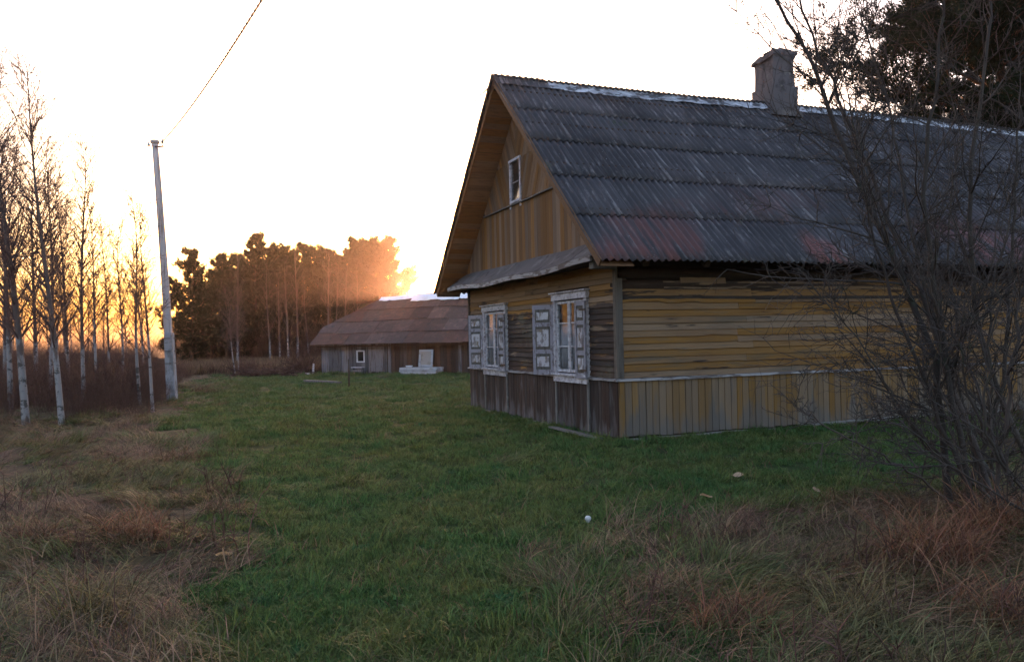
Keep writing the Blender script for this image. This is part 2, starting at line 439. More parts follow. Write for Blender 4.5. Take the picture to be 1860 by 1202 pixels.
def axis(lo, hi, n, outs):
    c = list(np.linspace(lo, hi, n)); s = (hi - lo) / (n - 1); a = s
    left, right = lo, hi; L_, R_ = [], []
    while left > outs[0]: a *= 1.13; left -= a; L_.append(left)
    a = s
    while right < outs[1]: a *= 1.13; right += a; R_.append(right)
    return np.array(L_[::-1] + c + R_)
gx = axis(-13, 8, 170, (-800, 800)); gy = axis(2.5, 18, 130, (-60, 900))
X, Y = np.meshgrid(gx, gy)
nx, ny = len(gx), len(gy)
V = np.stack([X, Y, ground_z(X, Y)], -1).reshape(-1, 3)
i = np.arange(nx * ny).reshape(ny, nx)
F = np.stack([i[:-1, :-1], i[:-1, 1:], i[1:, 1:], i[1:, :-1]], -1).reshape(-1, 4)
def ground_mat():
    k = Kit('ground_soil_and_turf')
    p = k.coord('pos', False)
    at = k.n('ShaderNodeAttribute', attribute_name='lawn')
    green = k.mix(k.step(k.noise(p, (.6, .6, .6), 5, .6), .35, .65), (.030, .046, .016), (.050, .070, .02))
    green = k.mix(k.step(k.noise(p, (9, 9, 9), 6, .7), .5, .68), green, (.05, .045, .02))
    brown = k.mix(k.step(k.noise(p, (.35, .35, .35), 6, .6), .38, .62), (.075, .050, .035), (.11, .085, .045))
    brown = k.mix(k.step(k.noise(p, (7, 7, 7), 6, .7), .5, .66), brown, (.045, .034, .026))
    fld = k.n('ShaderNodeAttribute', attribute_name='field')
    brown = k.mix(fld.outputs['Fac'], brown, k.mix(k.step(k.noise(p, (.2, .6, .3), 5, .65), .4, .65), (.19, .15, .07), (.14, .12, .06)))
    col = k.mix(at.outputs['Fac'], brown, green)
    k.bump(k.noise(p, (22, 22, 22), 8, .7), .9, .05)
    return k.fin(col, .95, .1)
me = mesh_np('ground', V, F4=F, mat=ground_mat(), smooth=True)
a = me.attributes.new('lawn', 'FLOAT', 'POINT'); a.data.foreach_set('value', lawn_mask(V[:, 0], V[:, 1]).astype(np.float32))
fl = np.clip((V[:, 1] - 40) / 5, 0, 1) * np.clip((62 - V[:, 1]) / 5, 0, 1)
a = me.attributes.new('field', 'FLOAT', 'POINT'); a.data.foreach_set('value', fl.astype(np.float32))
tag(link(bpy.data.objects.new('ground', me)), 'rough ground of green turf and brown dead grass', 'ground', kind='structure')

# ------------------------------------------------------------------ the wooden house
HX, HY, HA = 1.601, 12.323, .3729
L, W, EAVE, RIDGE, OV, EO, BAND = 15.4, 7.13, 2.672, 6.518, .632, .626, .904
SL = (RIDGE - EAVE) / (W / 2 + EO)                     # roof rise per metre
house = empty('wooden_house', (HX, HY, 0), HA, 'old wooden farmhouse with ochre boards, corrugated roof and sooty chimney', 'house')
rnd = random.Random(11)
def roof_under(y): return RIDGE - SL * abs(y - W / 2) - .09

# log cores with real openings
def gable_part(name, rects, mat, x0, x1):
    m = MB()
    for (y0, y1, z0, z1) in rects: m.box(x0, x1, y0, y1, z0, z1)
    return m.build(name, mat, house)
WIN = [(1.06, 2.20, .98, 2.20), (4.74, 5.96, .97, 2.14)]     # openings y0,y1,z0,z1
core = MB()
ys = [0.066, WIN[0][0], WIN[0][1], WIN[1][0], WIN[1][1], W - .03]
for (ya, yb) in ((ys[0], ys[1]), (ys[2], ys[3]), (ys[4], ys[5])): core.box(.03, .20, ya, yb, -.1, 2.95)
for (y0, y1, z0, z1) in WIN:
    core.box(.03, .20, y0, y1, -.1, z0); core.box(.03, .20, y0, y1, z1, 2.95)
gw = core.build('gable_wall', MT['dark_wood'], house)
m = MB()                                                     # round logs of the long wall show under the eaves
m.box(.06, L - .03, .062, .2, -.1, 2.1)
lw = m.build('long_wall', MT['dark_wood'], house)
for kx in range(5):
    z = 2.16 + kx * .19
    MB().tube([(.0 if kx % 2 else .06, .12, z), (L / 2, .125 + rnd.uniform(-.01, .01), z + rnd.uniform(-.012, .012)), (L, .12, z)], .098, 10).build('log', MT['dark_wood'], lw, True)
m = MB(); m.box(.21, L - .03, W - .2, W - .03, -.1, 2.95); m.build('back_wall', MT['dark_wood'], house)
m = MB(); m.box(L - .2, L - .04, .21, W - .21, -.1, 2.95); m.build('end_wall', MT['dark_wood'], house)
m = MB(); m.box(.3, L - .3, .3, W - .3, 2.5, 2.56); m.box(.3, L - .3, .3, W - .3, .1, .16); m.box(2.2, 2.25, .3, W - .3, .17, 2.49)
m.build('interior', MT['black_room'], house)

# horizontal clapboards: lapped wedge, ragged lower edge
def clapboard(a0, a1, z0, hgt, fn, mat, parent, rag=.004, chips=1.0):
    n = max(4, int((a1 - a0) / .16)); vs = []; fs = []
    dz0, dz1 = rnd.uniform(-.005, .005), rnd.uniform(-.005, .005); bow = rnd.uniform(-.004, .006); dep = rnd.uniform(0, .004)
    chip = 0
    for i in range(n + 1):
        t = i / n; a = a0 + (a1 - a0) * t
        if rnd.random() < .035 * chips: chip = rnd.choice((.012, .02, .03)) * rnd.random()
        elif rnd.random() < .3: chip = 0
        zb = z0 + dz0 + (dz1 - dz0) * t + rnd.uniform(-rag, rag) * .5 + chip
        zt = z0 + hgt + .022
        o = .024 + dep + bow * math.sin(math.pi * t)
        for (z, d) in ((zb, o), (zt, .008), (zt, .0), (zb, .002)): vs.append(fn(a, z, d))
    for i in range(n):
        for k in range(4): fs.append((i * 4 + k, i * 4 + (k + 1) % 4, i * 4 + 4 + (k + 1) % 4, i * 4 + 4 + k))
    fs += [(0, 1, 2, 3), tuple(n * 4 + k for k in (3, 2, 1, 0))]
    m = MB(); m.add(vs, fs); return m.build('clapboard', mat, parent)
long_fn = lambda a, z, d: (a, .058 - d * 1.4, z)
gab_fn = lambda a, z, d: (.028 - d * 1.3, a, z)
z = BAND + .03; row = 0
while z < 2.30:
    h = .104 + rnd.uniform(-.004, .004)
    cuts = sorted([.07, L - .12] + [2.4 + 4.1 * j + rnd.choice((0, 1.4, 2.3)) + rnd.uniform(-.2, .2) for j in range(3)])
    for a0, a1 in zip(cuts[:-1], cuts[1:]):
        if z > 2.22 and rnd.random() < .35: a0 += rnd.uniform(.3, 1.2)
        if z > 2.22 and rnd.random() < .35: a1 -= rnd.uniform(.3, 1.2)
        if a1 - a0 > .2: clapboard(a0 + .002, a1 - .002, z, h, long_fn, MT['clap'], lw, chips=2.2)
    z += h; row += 1
clapboard(1.15, 2.0, 2.36, .1, long_fn, MT['clap'], lw, chips=4); clapboard(4.6, 6.3, 2.37, .1, long_fn, MT['clap'], lw, chips=4)
z = BAND + .03
while z < 2.84:
    h = .092 + rnd.uniform(-.004, .004)
    segs = [(.086, W - .1)]
    for (y0, y1, z0, z1) in WIN:
        if z + h > z0 - .16 and z < z1 + .14:
            new = []
            for s0, s1 in segs:
                if s0 < y0 < s1: new += [(s0, y0 - .10), (y1 + .10, s1)]
                else: new.append((s0, s1))
            segs = new
    for s0, s1 in segs:
        if s1 - s0 > 3: mid = s0 + (s1 - s0) * rnd.uniform(.35, .65); pieces = [(s0, mid - .002), (mid + .002, s1)]
        else: pieces = [(s0, s1)]
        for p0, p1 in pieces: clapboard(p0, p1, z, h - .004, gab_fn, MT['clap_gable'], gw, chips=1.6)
    z += h

# upright wainscot boards
def upright(a0, a1, z0, z1, fn, mat, parent, name='wainscot_board', th=.022):
    c = .006; dz = rnd.uniform(-.012, .012); d = rnd.uniform(0, .006); lean = rnd.uniform(-.004, .004)
    prof = [(a0, 0), (a0, th - c + d), (a0 + c, th + d), (a1 - c, th + d), (a1, th - c + d), (a1, 0)]
    vs = [fn(a, z0 + dz, dd) for a, dd in prof] + [fn(a + lean, z1, dd) for a, dd in prof]
    n = 6; m = MB()
    m.add(vs, [tuple(range(n))[::-1], tuple(range(n, 2 * n))] + [(i, (i + 1) % n, n + (i + 1) % n, n + i) for i in range(n)])
    return m.build(name, mat, parent)
lfn = lambda a, z, d: (a, .052 - d * 1.6, z)
gfn = lambda a, z, d: (.024 - d * 1.6, a, z)
a = .0
while a < L - .05:
    w = rnd.uniform(.105, .128); upright(a + .002, min(a + w, L) - .002, .045, BAND - .012, lfn, MT['wains'], lw); a += w
a = .02
while a < W - .05:
    w = rnd.uniform(.115, .15)
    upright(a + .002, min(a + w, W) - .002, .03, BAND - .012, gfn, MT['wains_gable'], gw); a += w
# window boards that run from sill to ground on the gable, lighter strips
for y in (.98, 2.24, 4.66, 6.0):
    upright(y - .03, y + .03, .05, .84, lambda a, z, d: (-.018 - d, a, z), MT['grey_wood'], gw, 'cover_strip')
# band rail, base rail, corner boards
def rail(a0, a1, zz, fn, h=.045, dep=.075, mat=None, sag=.006, name='band_rail', parent=None):
    n = 6; m = MB(); vs = []
    for i in range(n + 1):
        t = i / n; a = a0 + (a1 - a0) * t; s = rnd.uniform(-sag, sag) * (0 < i < n)
        for (d, q) in ((0, 0), (dep, 0), (dep, h * .55), (0, h)): vs.append(fn(a, zz + q + s, d))
    fs = [(i * 4 + k, i * 4 + (k + 1) % 4, i * 4 + 4 + (k + 1) % 4, i * 4 + 4 + k) for i in range(n) for k in range(4)]
    fs += [(0, 1, 2, 3), tuple(n * 4 + k for k in (3, 2, 1, 0))]
    m.add(vs, fs); return m.build(name, mat or MT['grey_wood'], parent)
rl = lambda a, z, d: (a, .05 - d, z); rg = lambda a, z, d: (.022 - d, a, z)
for a0, a1 in ((-.06, 3.9), (3.905, 7.6), (7.605, 11.5), (11.505, L)): rail(a0, a1, BAND - .012, rl, mat=MT['pale_wood'], parent=lw)
for a0, a1 in ((-.022, .96), (2.28, 4.62), (6.06, W + .02)): rail(a0, a1, BAND - .012, rg, mat=MT['pale_wood'], parent=gw)
for a0, a1, zz in ((-.03, 3.7, -.03), (3.4, 7.5, .01), (7.2, L, 0)): rail(a0, a1, zz, lambda a, z, d: (a, .012 - d, z), .05, .05, sag=.012, name='base_rail', parent=lw)
for a0, a1 in ((.9, 3.3), (3.31, 6.9)): rail(a0, a1, -.02, lambda a, z, d: (-.015 - d, a, z), .045, .06, sag=.012, name='base_rail', parent=gw)
m = MB(); m.box(.012, .092, -.002, .05, BAND + .035, 2.46); m.build('corner_board', MT['corner'], house)
m = MB(); m.box(-.028, .010, -.004, .082, BAND + .036, 2.60); m.build('corner_board', MT['corner'], house)
m = MB(); m.box(L - .11, L, .0, .05, BAND + .035, 2.52); m.build('corner_board', MT['grey_wood'], house)
m = MB(); m.box(-.02, .026, W - .1, W + .012, BAND + .036, 2.75); m.build('corner_board', MT['dark_wood'], house)

# gable windows with shutters
def window(idx):
    y0, y1, z0, z1 = WIN[idx]; fw = .10; xo = -.045
    win = empty('window'); win.parent = house
    win['label'] = 'tall window with flaking white frame, %s' % ('nearer the corner' if idx == 0 else 'farther from the corner')
    m = MB(); m.box(xo, .03, y0 - fw, y0, z0 - .02, z1 + .02); m.build('jamb', MT['flaky_white'], win)
    m = MB(); m.box(xo, .03, y1, y1 + fw, z0 - .02, z1 + .02); m.build('jamb', MT['flaky_white'], win)
    m = MB(); m.box(xo - .015, .03, y0 - fw - .02, y1 + fw + .02, z1 + .02, z1 + .135); m.box(xo - .05, .02, y0 - fw - .05, y1 + fw + .05, z1 + .137, z1 + .16)
    m.build('head_board', MT['flaky_white'], win)
    m = MB(); m.box(xo - .05, .03, y0 - fw, y1 + fw, z0 - .055, z0 - .022); m.box(xo - .012, .02, y0 - fw + .02, y1 + fw - .02, z0 - .17, z0 - .057)
    m.build('sill', MT['flaky_white'], win)
    ym = y0 + (y1 - y0) * .56; s = .045
    for (a, b) in ((y0 + .004, ym - .003), (ym + .003, y1 - .004)):
        m = MB(); x0, x1 = -.012, .028
        m.box(x0, x1, a, a + s, z0, z1); m.box(x0, x1, b - s, b, z0, z1)
        m.box(x0, x1, a + s, b - s, z0, z0 + s); m.box(x0, x1, a + s, b - s, z1 - s, z1)
        hb = [z0 + (z1 - z0) * .36, z0 + (z1 - z0) * .69]
        for q in hb: m.box(x0 + .006, x1 - .006, a + s, b - s, q - .011, q + .011)
        m.build('sash', MT['flaky_white'], win)
        edges = [z0 + s, hb[0] - .011, hb[0] + .011, hb[1] - .011, hb[1] + .011, z1 - s]
        for q in range(3):
            m = MB(); m.box(.006, .010, a + s, b - s, edges[2 * q], edges[2 * q + 1]); m.build('pane', MT['glass'], win)
    # gathered curtain over the lower two thirds
    n = 60; vs = []; zt = z0 + (z1 - z0) * (.70 if idx == 0 else .98)
    for i in range(n + 1):
        y = y0 + (y1 - y0) * i / n; xx = .045 + .012 * math.sin(i * 1.1) + .006 * math.sin(i * .37)
        for zz in (z0 - .01, zt): vs += [(xx, y, zz), (xx + .003, y, zz)]
    m = MB(); m.add(vs, [f for i in range(n) for f in ((i * 4, i * 4 + 4, i * 4 + 6, i * 4 + 2), (i * 4 + 1, i * 4 + 3, i * 4 + 7, i * 4 + 5), (i * 4 + 2, i * 4 + 6, i * 4 + 7, i * 4 + 3), (i * 4, i * 4 + 1, i * 4 + 5, i * 4 + 4))])
    m.build('curtain', MT['curtain'], win, True)
    return win
window(0); window(1)

def shutter(hy, z0, z1, wid, ang, sgn, label):
    """hinged at y=hy on the gable face, opens by ang degrees; sgn=+1: the leaf lies towards +y when shut"""
    sh = empty('shutter'); sh.parent = house; sh['label'] = label
    sh.location = (-.05, hy, 0)
    sh.rotation_euler = (0, 0, sgn * R(ang))
    def bx(m, a, b, c, d, x0=-.034, x1=0.0):
        y = sorted((sgn * a, sgn * b)); m.box(x0, x1, y[0], y[1], c, d)
    st = .06 if wid > .35 else .05; H = z1 - z0
    m = MB()
    bx(m, 0, st, z0, z1); bx(m, wid - st, wid, z0, z1)
    rails = [(z0, z0 + .09), (z0 + H * .30, z0 + H * .30 + .075), (z0 + H * .69, z0 + H * .69 + .07), (z1 - .08, z1)]
    for (c, d) in rails: bx(m, st, wid - st, c, d, -.032, -.002)
    m.build('shutter_frame', MT['shutter'], sh)
    for (c, d) in zip([r_[1] for r_ in rails[:-1]], [r_[0] for r_ in rails[1:]]):
        m = MB(); bx(m, st, wid - st, c, d, -.016, -.006); pn = m.build('panel', MT['corner'], sh)
        m = MB(); bx(m, st + .03, wid - st - .03, c + .05, d - .05, -.030, -.0165); m.build('raised_field', MT['panel'], sh)
        m = MB(); bx(m, st + .03, wid - st - .03, c + .05, d - .05, -.0055, .006); m.build('raised_field', MT['panel'], sh)
    for q in (z0 + .12, z1 - .16):
        m = MB(); bx(m, -.03, .16, q, q + .03, -.042, -.0335); m.build('hinge', MT['iron'], sh)
    return sh
# far leaf folded back towards the wall, near leaf almost shut over the glass
shutter(2.28, .92, 2.16, .43, 146, -1, 'left shutter of the window near the corner, standing ajar')
shutter(.95, .90, 2.17, .32, 6, 1, 'right shutter of the window near the corner, almost shut')
shutter(6.05, .92, 2.10, .42, 152, -1, 'left shutter of the far window, folded open')
shutter(4.64, .90, 2.08, .32, 6, 1, 'right shutter of the far window, almost shut')

# pent roof strip across the gable, sagging
def pent(t): return -.05 * math.sin(math.pi * min(max((t + .1) / (W + .2), 0), 1)) + .02 * math.sin(t * 2.1 + 1)
n = 9; edges = [-.10 + (W + .22) * i / n for i in range(n + 1)]
pr = MB(); pr.beam((-.1, 0, 2.88), (-.1, W, 2.88), .12, .1); pr = pr.build('pent_roof', MT['dark_wood'], house)
for i in range(n):
    vs = []; k = 6
    for j in range(k + 1):
        y = edges[i] - .03 + (edges[i + 1] - edges[i] + .05) * j / k; s = pent(y) + rnd.uniform(-.006, .006)
        for (x, zz) in ((-.46, 2.78), (-.24, 2.93), (-.02, 3.085)):
            vs += [(x, y, zz + s * (1 if x < -.1 else .3) + .005 * (i % 2)), (x + .006, y, zz - .010 + s * (1 if x < -.1 else .3) + .005 * (i % 2))]
    fs = []
    for j in range(k):
        b = j * 6
        for q in (0, 2): fs += [(b + q, b + q + 6, b + q + 8, b + q + 2), (b + q + 1, b + q + 3, b + q + 9, b + q + 7)]
        fs += [(b, b + 1, b + 7, b + 6), (b + 4, b + 10, b + 11, b + 5)]
    fs += [(0, 2, 3, 1), (2, 4, 5, 3)] + [tuple(k * 6 + q for q in t) for t in ((1, 3, 2, 0), (3, 5, 4, 2))]
    m = MB(); m.add(vs, fs); m.build('pent_sheet', MT['tar'], pr)
for (a0, a1) in ((-.06, 1.9), (1.905, 4.4), (4.405, W + .1)):
    m = MB(); k = 8; vs = []
    for j in range(k + 1):
        y = a0 + (a1 - a0) * j / k; s = pent(y)
        for (x, zz) in ((-.478, 2.69), (-.448, 2.69), (-.448, 2.766), (-.478, 2.772)): vs.append((x, y, zz + s))
    m.add(vs, [(j * 4 + q, j * 4 + (q + 1) % 4, j * 4 + 4 + (q + 1) % 4, j * 4 + 4 + q) for j in range(k) for q in range(4)] + [(0, 1, 2, 3), tuple(k * 4 + q for q in (3, 2, 1, 0))])
    m.build('pent_fascia', MT['pale_wood'], pr)
m = MB(); m.box(-.44, .02, .0, W, 2.70, 2.715); m.build('pent_soffit', MT['dark_wood'], pr)

# tympanum boards
ZL = 4.22
tym = MB(); tym.prism([(.35, 3.0), (W - .35, 3.0), (W / 2, roof_under(W / 2) - .12)], lambda a, b, t: (t, a, b), .0, .05)
tym = tym.build('gable_backing', MT['dark_wood'], house)
def rake_clip(poly, drop=.02):
    # z <= RIDGE-.09-drop - SL*|y-W/2|
    c = RIDGE - .09 - drop
    poly = clip(poly, SL, 1, c + SL * W / 2)
    return clip(poly, -SL, 1, c - SL * W / 2) if len(poly) > 2 else poly
def gboard(poly, name='gable_board', x=-.002, mat='tymp'):
    if len(poly) < 3 or area(poly) < .004: return
    d = rnd.uniform(0, .006)
    m = MB(); m.prism(poly, lambda a, b, t: (t, a, b), x - .022 - d, x); m.build(name, MT[mat], tym)
a = -.02
while a < W:
    w = rnd.uniform(.13, .175)
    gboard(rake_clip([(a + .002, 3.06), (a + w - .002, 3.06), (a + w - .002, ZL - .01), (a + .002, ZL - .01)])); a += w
AW = (3.72, 4.20, 4.30, 5.02)
def chevron(sgn, yc, w=.115):
    # boards slanting down to the centre line
    th = R(62); dx, dz = math.cos(th) * sgn, math.sin(th)
    for j in range(-14, 34):
        b0 = j * w; b1 = b0 + w - .004
        nxx, nz = -dz * sgn, dx * sgn            # strip normal
        big = [(yc - 6, ZL + .03), (yc + 6, ZL + .03), (yc + 6, 8), (yc - 6, 8)]
        p = rake_clip(big, .03)
        p = clip(p, -sgn, 0, -sgn * yc)
        if len(p) < 3: continue
        off = nxx * yc + nz * ZL
        p = clip(p, -nxx, -nz, -(off + b0)); 
        if len(p) < 3: continue
        p = clip(p, nxx, nz, off + b1)
        if len(p) < 3: continue
        # cut round the attic window
        q = clip(p, 0, -1, -(AW[3] + .06)); 
        if len(q) >= 3: gboard(q)
        q = clip(p, 0, 1, AW[3] + .058)
        if len(q) >= 3:
            q = clip(q, -sgn, 0, -sgn * ((AW[1] + .04) if sgn > 0 else (AW[0] - .04)))
            if len(q) >= 3: gboard(q)
chevron(1, 3.96); chevron(-1, 3.96)
rail(1.95, W - 1.35, ZL - .02, lambda a, z, d: (-.026 - d, a, z), .045, .05, sag=.008, name='ledge', parent=tym)
aw = empty('attic_window'); aw.parent = house; aw['label'] = 'small attic window with pale frame high in the gable'
y0, y1, z0, z1 = AW
m = MB(); m.box(-.05, -.001, y0 - .045, y0, z0 - .16, z1 + .04); m.box(-.05, -.001, y1, y1 + .045, z0 - .16, z1 + .04); m.box(-.06, -.001, y0 - .06, y1 + .06, z1 + .041, z1 + .09); m.box(-.055, -.001, y0, y1, z0 - .05, z0 - .005)
m.build('frame', MT['flaky_white'], aw)
m = MB(); m.box(-.022, -.004, y0 + .001, y0 + .03, z0, z1); m.box(-.022, -.004, y1 - .03, y1 - .001, z0, z1); m.box(-.022, -.004, y0 + .031, y1 - .031, z0 + .34, z0 + .365); m.build('sash', MT['shutter'], aw)
for (c, d) in ((z0, z0 + .339), (z0 + .366, z1)):
    m = MB(); m.box(-.014, -.010, y0 + .031, y1 - .031, c, d); m.build('pane', MT['glass'], aw)

# the roof: corrugated sheets, each its own piece
roof = MB()
for yy in (-EO + .12, .4, 1.4, 2.4, 3.3):                     # purlins carry the sheets
    for s in (1, -1):
        y = yy if s > 0 else W - yy
        roof.beam((-OV + .06, y, roof_under(y) + .02), (L + OV - .06, y, roof_under(y) + .02), .09, .05)
roof = roof.build('roof', MT['dark_wood'], house)
PITCHW, NW = .1225, 8; SHW = PITCHW * NW; SLEN = math.hypot(W / 2 + EO, RIDGE - EAVE); NC = 5; EXP = SLEN / NC
def sheet_mesh(seed):
    rs = np.random.RandomState(seed); nu, nv = NW * 8 + 6, 4; vs = []
    wob = rs.uniform(-.004, .004, (nv + 1,)); br = rs.uniform(-.01, .01, nu + 1)
    for j in range(nv + 1):
        for i in range(nu + 1):
            x = i / 8 * PITCHW; y = (EXP + .11) * j / nv + (br[i] * .6 if j == 0 else 0)
            zz = .023 * math.cos(2 * math.pi * i / 8) + .014 * (1 - j / nv) * 1.6 + wob[j]
            vs.append((x, y, zz)); vs.append((x, y, zz - .007))
    fs = []; s = (nu + 1) * 2
    for j in range(nv):
        for i in range(nu):
            b = j * s + i * 2
            fs += [(b, b + 2, b + s + 2, b + s), (b + 1, b + s + 1, b + s + 3, b + 3)]
    for i in range(nu): fs += [(i * 2, i * 2 + 1, i * 2 + 3, i * 2 + 2), (nv * s + i * 2, nv * s + i * 2 + 2, nv * s + i * 2 + 3, nv * s + i * 2 + 1)]
    for j in range(nv): fs += [(j * s, (j + 1) * s, (j + 1) * s + 1, j * s + 1), (j * s + nu * 2, j * s + nu * 2 + 1, (j + 1) * s + nu * 2 + 1, (j + 1) * s + nu * 2)]
    me = bpy.data.meshes.new('roof_sheet'); me.from_pydata(vs, [], fs); me.materials.append(MT['asbestos'])
    me.polygons.foreach_set('use_smooth', np.ones(len(me.polygons), bool)); return me
sheets = [sheet_mesh(s) for s in range(4)]
ang = math.atan(SL); NS = int(math.ceil((L + 2 * OV) / SHW))
for side in (1, -1):
    for r_ in range(NC):
        for c_ in range(NS):
            o = link(bpy.data.objects.new('roof_sheet', sheets[rnd.randrange(4)]), roof)
            s0 = r_ * EXP
            x = -OV + c_ * SHW; y = -EO + s0 * math.cos(ang); zz = EAVE + s0 * math.sin(ang) - .012 + rnd.uniform(-.003, .003)
            sag = -.03 * math.sin(math.pi * (c_ + .5) / NS * 3.0) * (r_ / NC)
            if side == 1:
                o.matrix_local = Matrix.Translation((x + (.008 if r_ % 2 else 0), y, zz + sag)) @ Matrix.Rotation(ang, 4, 'X') @ Matrix.Rotation(R(rnd.uniform(-.35, .35)), 4, 'Z')
            else:
                o.matrix_local = Matrix.Translation((x + SHW + .06, W - y, zz + sag)) @ Matrix.Rotation(math.pi, 4, 'Z') @ Matrix.Rotation(ang, 4, 'X')
# ridge pieces
for c_ in range(15):
    x0 = -OV + .02 + c_ * 1.12; x1 = min(x0 + 1.2, L + OV)
    m = MB(); vs = []; k = 10
    prof = [(-.19, -.165), (-.10, -.065), (-.03, .015), (.03, .015), (.10, -.065), (.19, -.165)]
    for j in range(k + 1):
        x = x0 + (x1 - x0) * j / k; s = -.03 * math.sin(math.pi * (c_ + j / k) / 15 * 3.0) + .004 * (c_ % 2)
        for q, (dy, dz) in enumerate(prof):
            jj = rnd.uniform(-.012, .012) if q in (0, 5) else 0
            vs += [(x, W / 2 + dy, RIDGE + .03 + dz + s + jj), (x, W / 2 + dy, RIDGE + .024 + dz + s + jj)]
    np_ = len(prof) * 2; fs = []
    for j in range(k):
        for q in range(len(prof) - 1):
            b = j * np_ + q * 2; fs += [(b, b + 2, b + np_ + 2, b + np_), (b + 1, b + np_ + 1, b + np_ + 3, b + 3)]
        for q in (0, len(prof) - 1): b = j * np_ + q * 2; fs.append((b, b + 1, b + np_ + 1, b + np_))
    m.add(vs, fs); m.build('ridge_cap', MT['asbestos'] if c_ == 0 else MT['ridge'], roof)
# barge boards and rafter tails
for xx in (-OV + .05, L + OV - .05):
    for s in (1, -1):
        y0_, y1_ = (-EO + .04, W / 2) if s > 0 else (W + EO - .04, W / 2)
        m = MB(); m.beam((xx, y0_, roof_under(y0_) + .01), (xx, y1_ - .01 * s, roof_under(W / 2) + .01), .025, .12, (0, 0, 1)); m.build('barge_board', MT['soffit'], roof)
for xa, xb in ((-OV + .065, -.03), (L + .01, L + OV - .065)):       # boarded underside of the verge
    for s in (1, -1):
        q = 0.0
        while q < SLEN - .3:
            w = min(rnd.uniform(.13, .17), SLEN - .2 - q)
            ya = -EO + .05 + q * math.cos(ang); yb = ya + (w - .004) * math.cos(ang)
            if s < 0: ya, yb = W - ya, W - yb
            m = MB(); d = rnd.uniform(0, .006)
            m.add([(x_, y_, roof_under(y_) - .02 - t_ - d) for x_ in (xa, xb) for (y_, t_) in ((ya, 0), (yb, 0), (yb, .018), (ya, .018))],
                  [(0, 1, 2, 3), (7, 6, 5, 4), (0, 4, 5, 1), (1, 5, 6, 2), (2, 6, 7, 3), (3, 7, 4, 0)])
            m.build('soffit_board', MT['soffit'], roof); q += w
for j in range(15):
    x = .25 + j * 1.06
    for s in (1, -1):
        ya, yb = (-EO + .15, .5) if s > 0 else (W + EO - .15, W - .5)
        m = MB(); m.beam((x, ya, roof_under(ya) - .075), (x, yb, roof_under(yb) - .075), .09, .12); m.build('rafter', MT['dark_wood'], roof)
m = MB(); m.box(-.40, .0, -.02, .12, 2.60, 2.76); m.build('beam_end', MT['grey_wood'], house)
m = MB(); m.box(-.30, .05, W - .12, W + .02, 2.76, 2.90); m.build('beam_end', MT['dark_wood'], house)
p0 = Vector((-OV, W / 2 + .05, RIDGE - .12))
MB().tube([p0, p0 + Vector((-.08, .12, -.10)), p0 + Vector((-.12, .30, -.12)), p0 + Vector((-.2, .42, -.24))], [.014, .013, .011, .012], 6).build('wire_stub', MT['cable'], house, True)

# chimney
def chimney():
    cx, cy = 5.98, W / 2
    rings = [(5.9, .31, .33), (RIDGE + .1, .33, .35), (RIDGE + .36, .335, .35), (RIDGE + .38, .285, .31), (RIDGE + .70, .28, .30), (RIDGE + .92, .275, .305),
             (RIDGE + 1.0, .29, .32), (RIDGE + 1.04, .33, .355), (RIDGE + 1.13, .335, .36), (RIDGE + 1.15, .27, .29), (RIDGE + 1.19, .25, .27)]
    rr = random.Random(3); vs = []; n = 20; fs = []
    per = [(-1 + .4 * i, -1) for i in range(5)] + [(1, -1 + .4 * i) for i in range(5)] + [(1 - .4 * i, 1) for i in range(5)] + [(-1, 1 - .4 * i) for i in range(5)]
    for (z, hx, hy) in rings:
        for (a, b) in per:
            j = lambda k: rr.uniform(-k, k)
            zz = z + (j(.03) if z > RIDGE + .3 else 0) - (.10 * max(0, -a) * max(0, .6 + .4 * b) if z > RIDGE + 1.0 else 0)
            vs.append((cx + a * hx + j(.012), cy + b * hy + j(.012), zz))
    for i in range(len(rings) - 1):
        for k in range(n): fs.append((i * n + k, i * n + (k + 1) % n, (i + 1) * n + (k + 1) % n, (i + 1) * n + k))
    fs.append(tuple(range((len(rings) - 1) * n, len(rings) * n)))
    m = MB(); m.add(vs, fs); ch = m.build('chimney', MT['plaster'], house)
    m = MB(); m.box(cx - .15, cx + .15, cy - .17, cy + .17, RIDGE + 1.1, RIDGE + 1.20); m.build('flue', MT['black_room'], ch)
    m = MB(); m.prism([(-.40, -.02), (.40, -.02), (.37, .10), (-.37, .10)], lambda a, b, t: (cx + a, cy + t, RIDGE - .28 + b), -.42, -.34); m.build('flashing', MT['tar'], ch)
chimney()
# a loose plank lies along the foot of the gable
m = MB(); m.beam((0, 0, 0), (1.55, 0, .035), .16, .03)
pl = m.build('loose_plank', MT['grey_wood']); pl.location = (HX - .30, HY + .05, .03); pl.rotation_euler = (R(6), 0, HA + math.pi / 2 + .06)
tag(pl, 'pale split plank lying in the grass at the foot of the gable corner', 'plank')

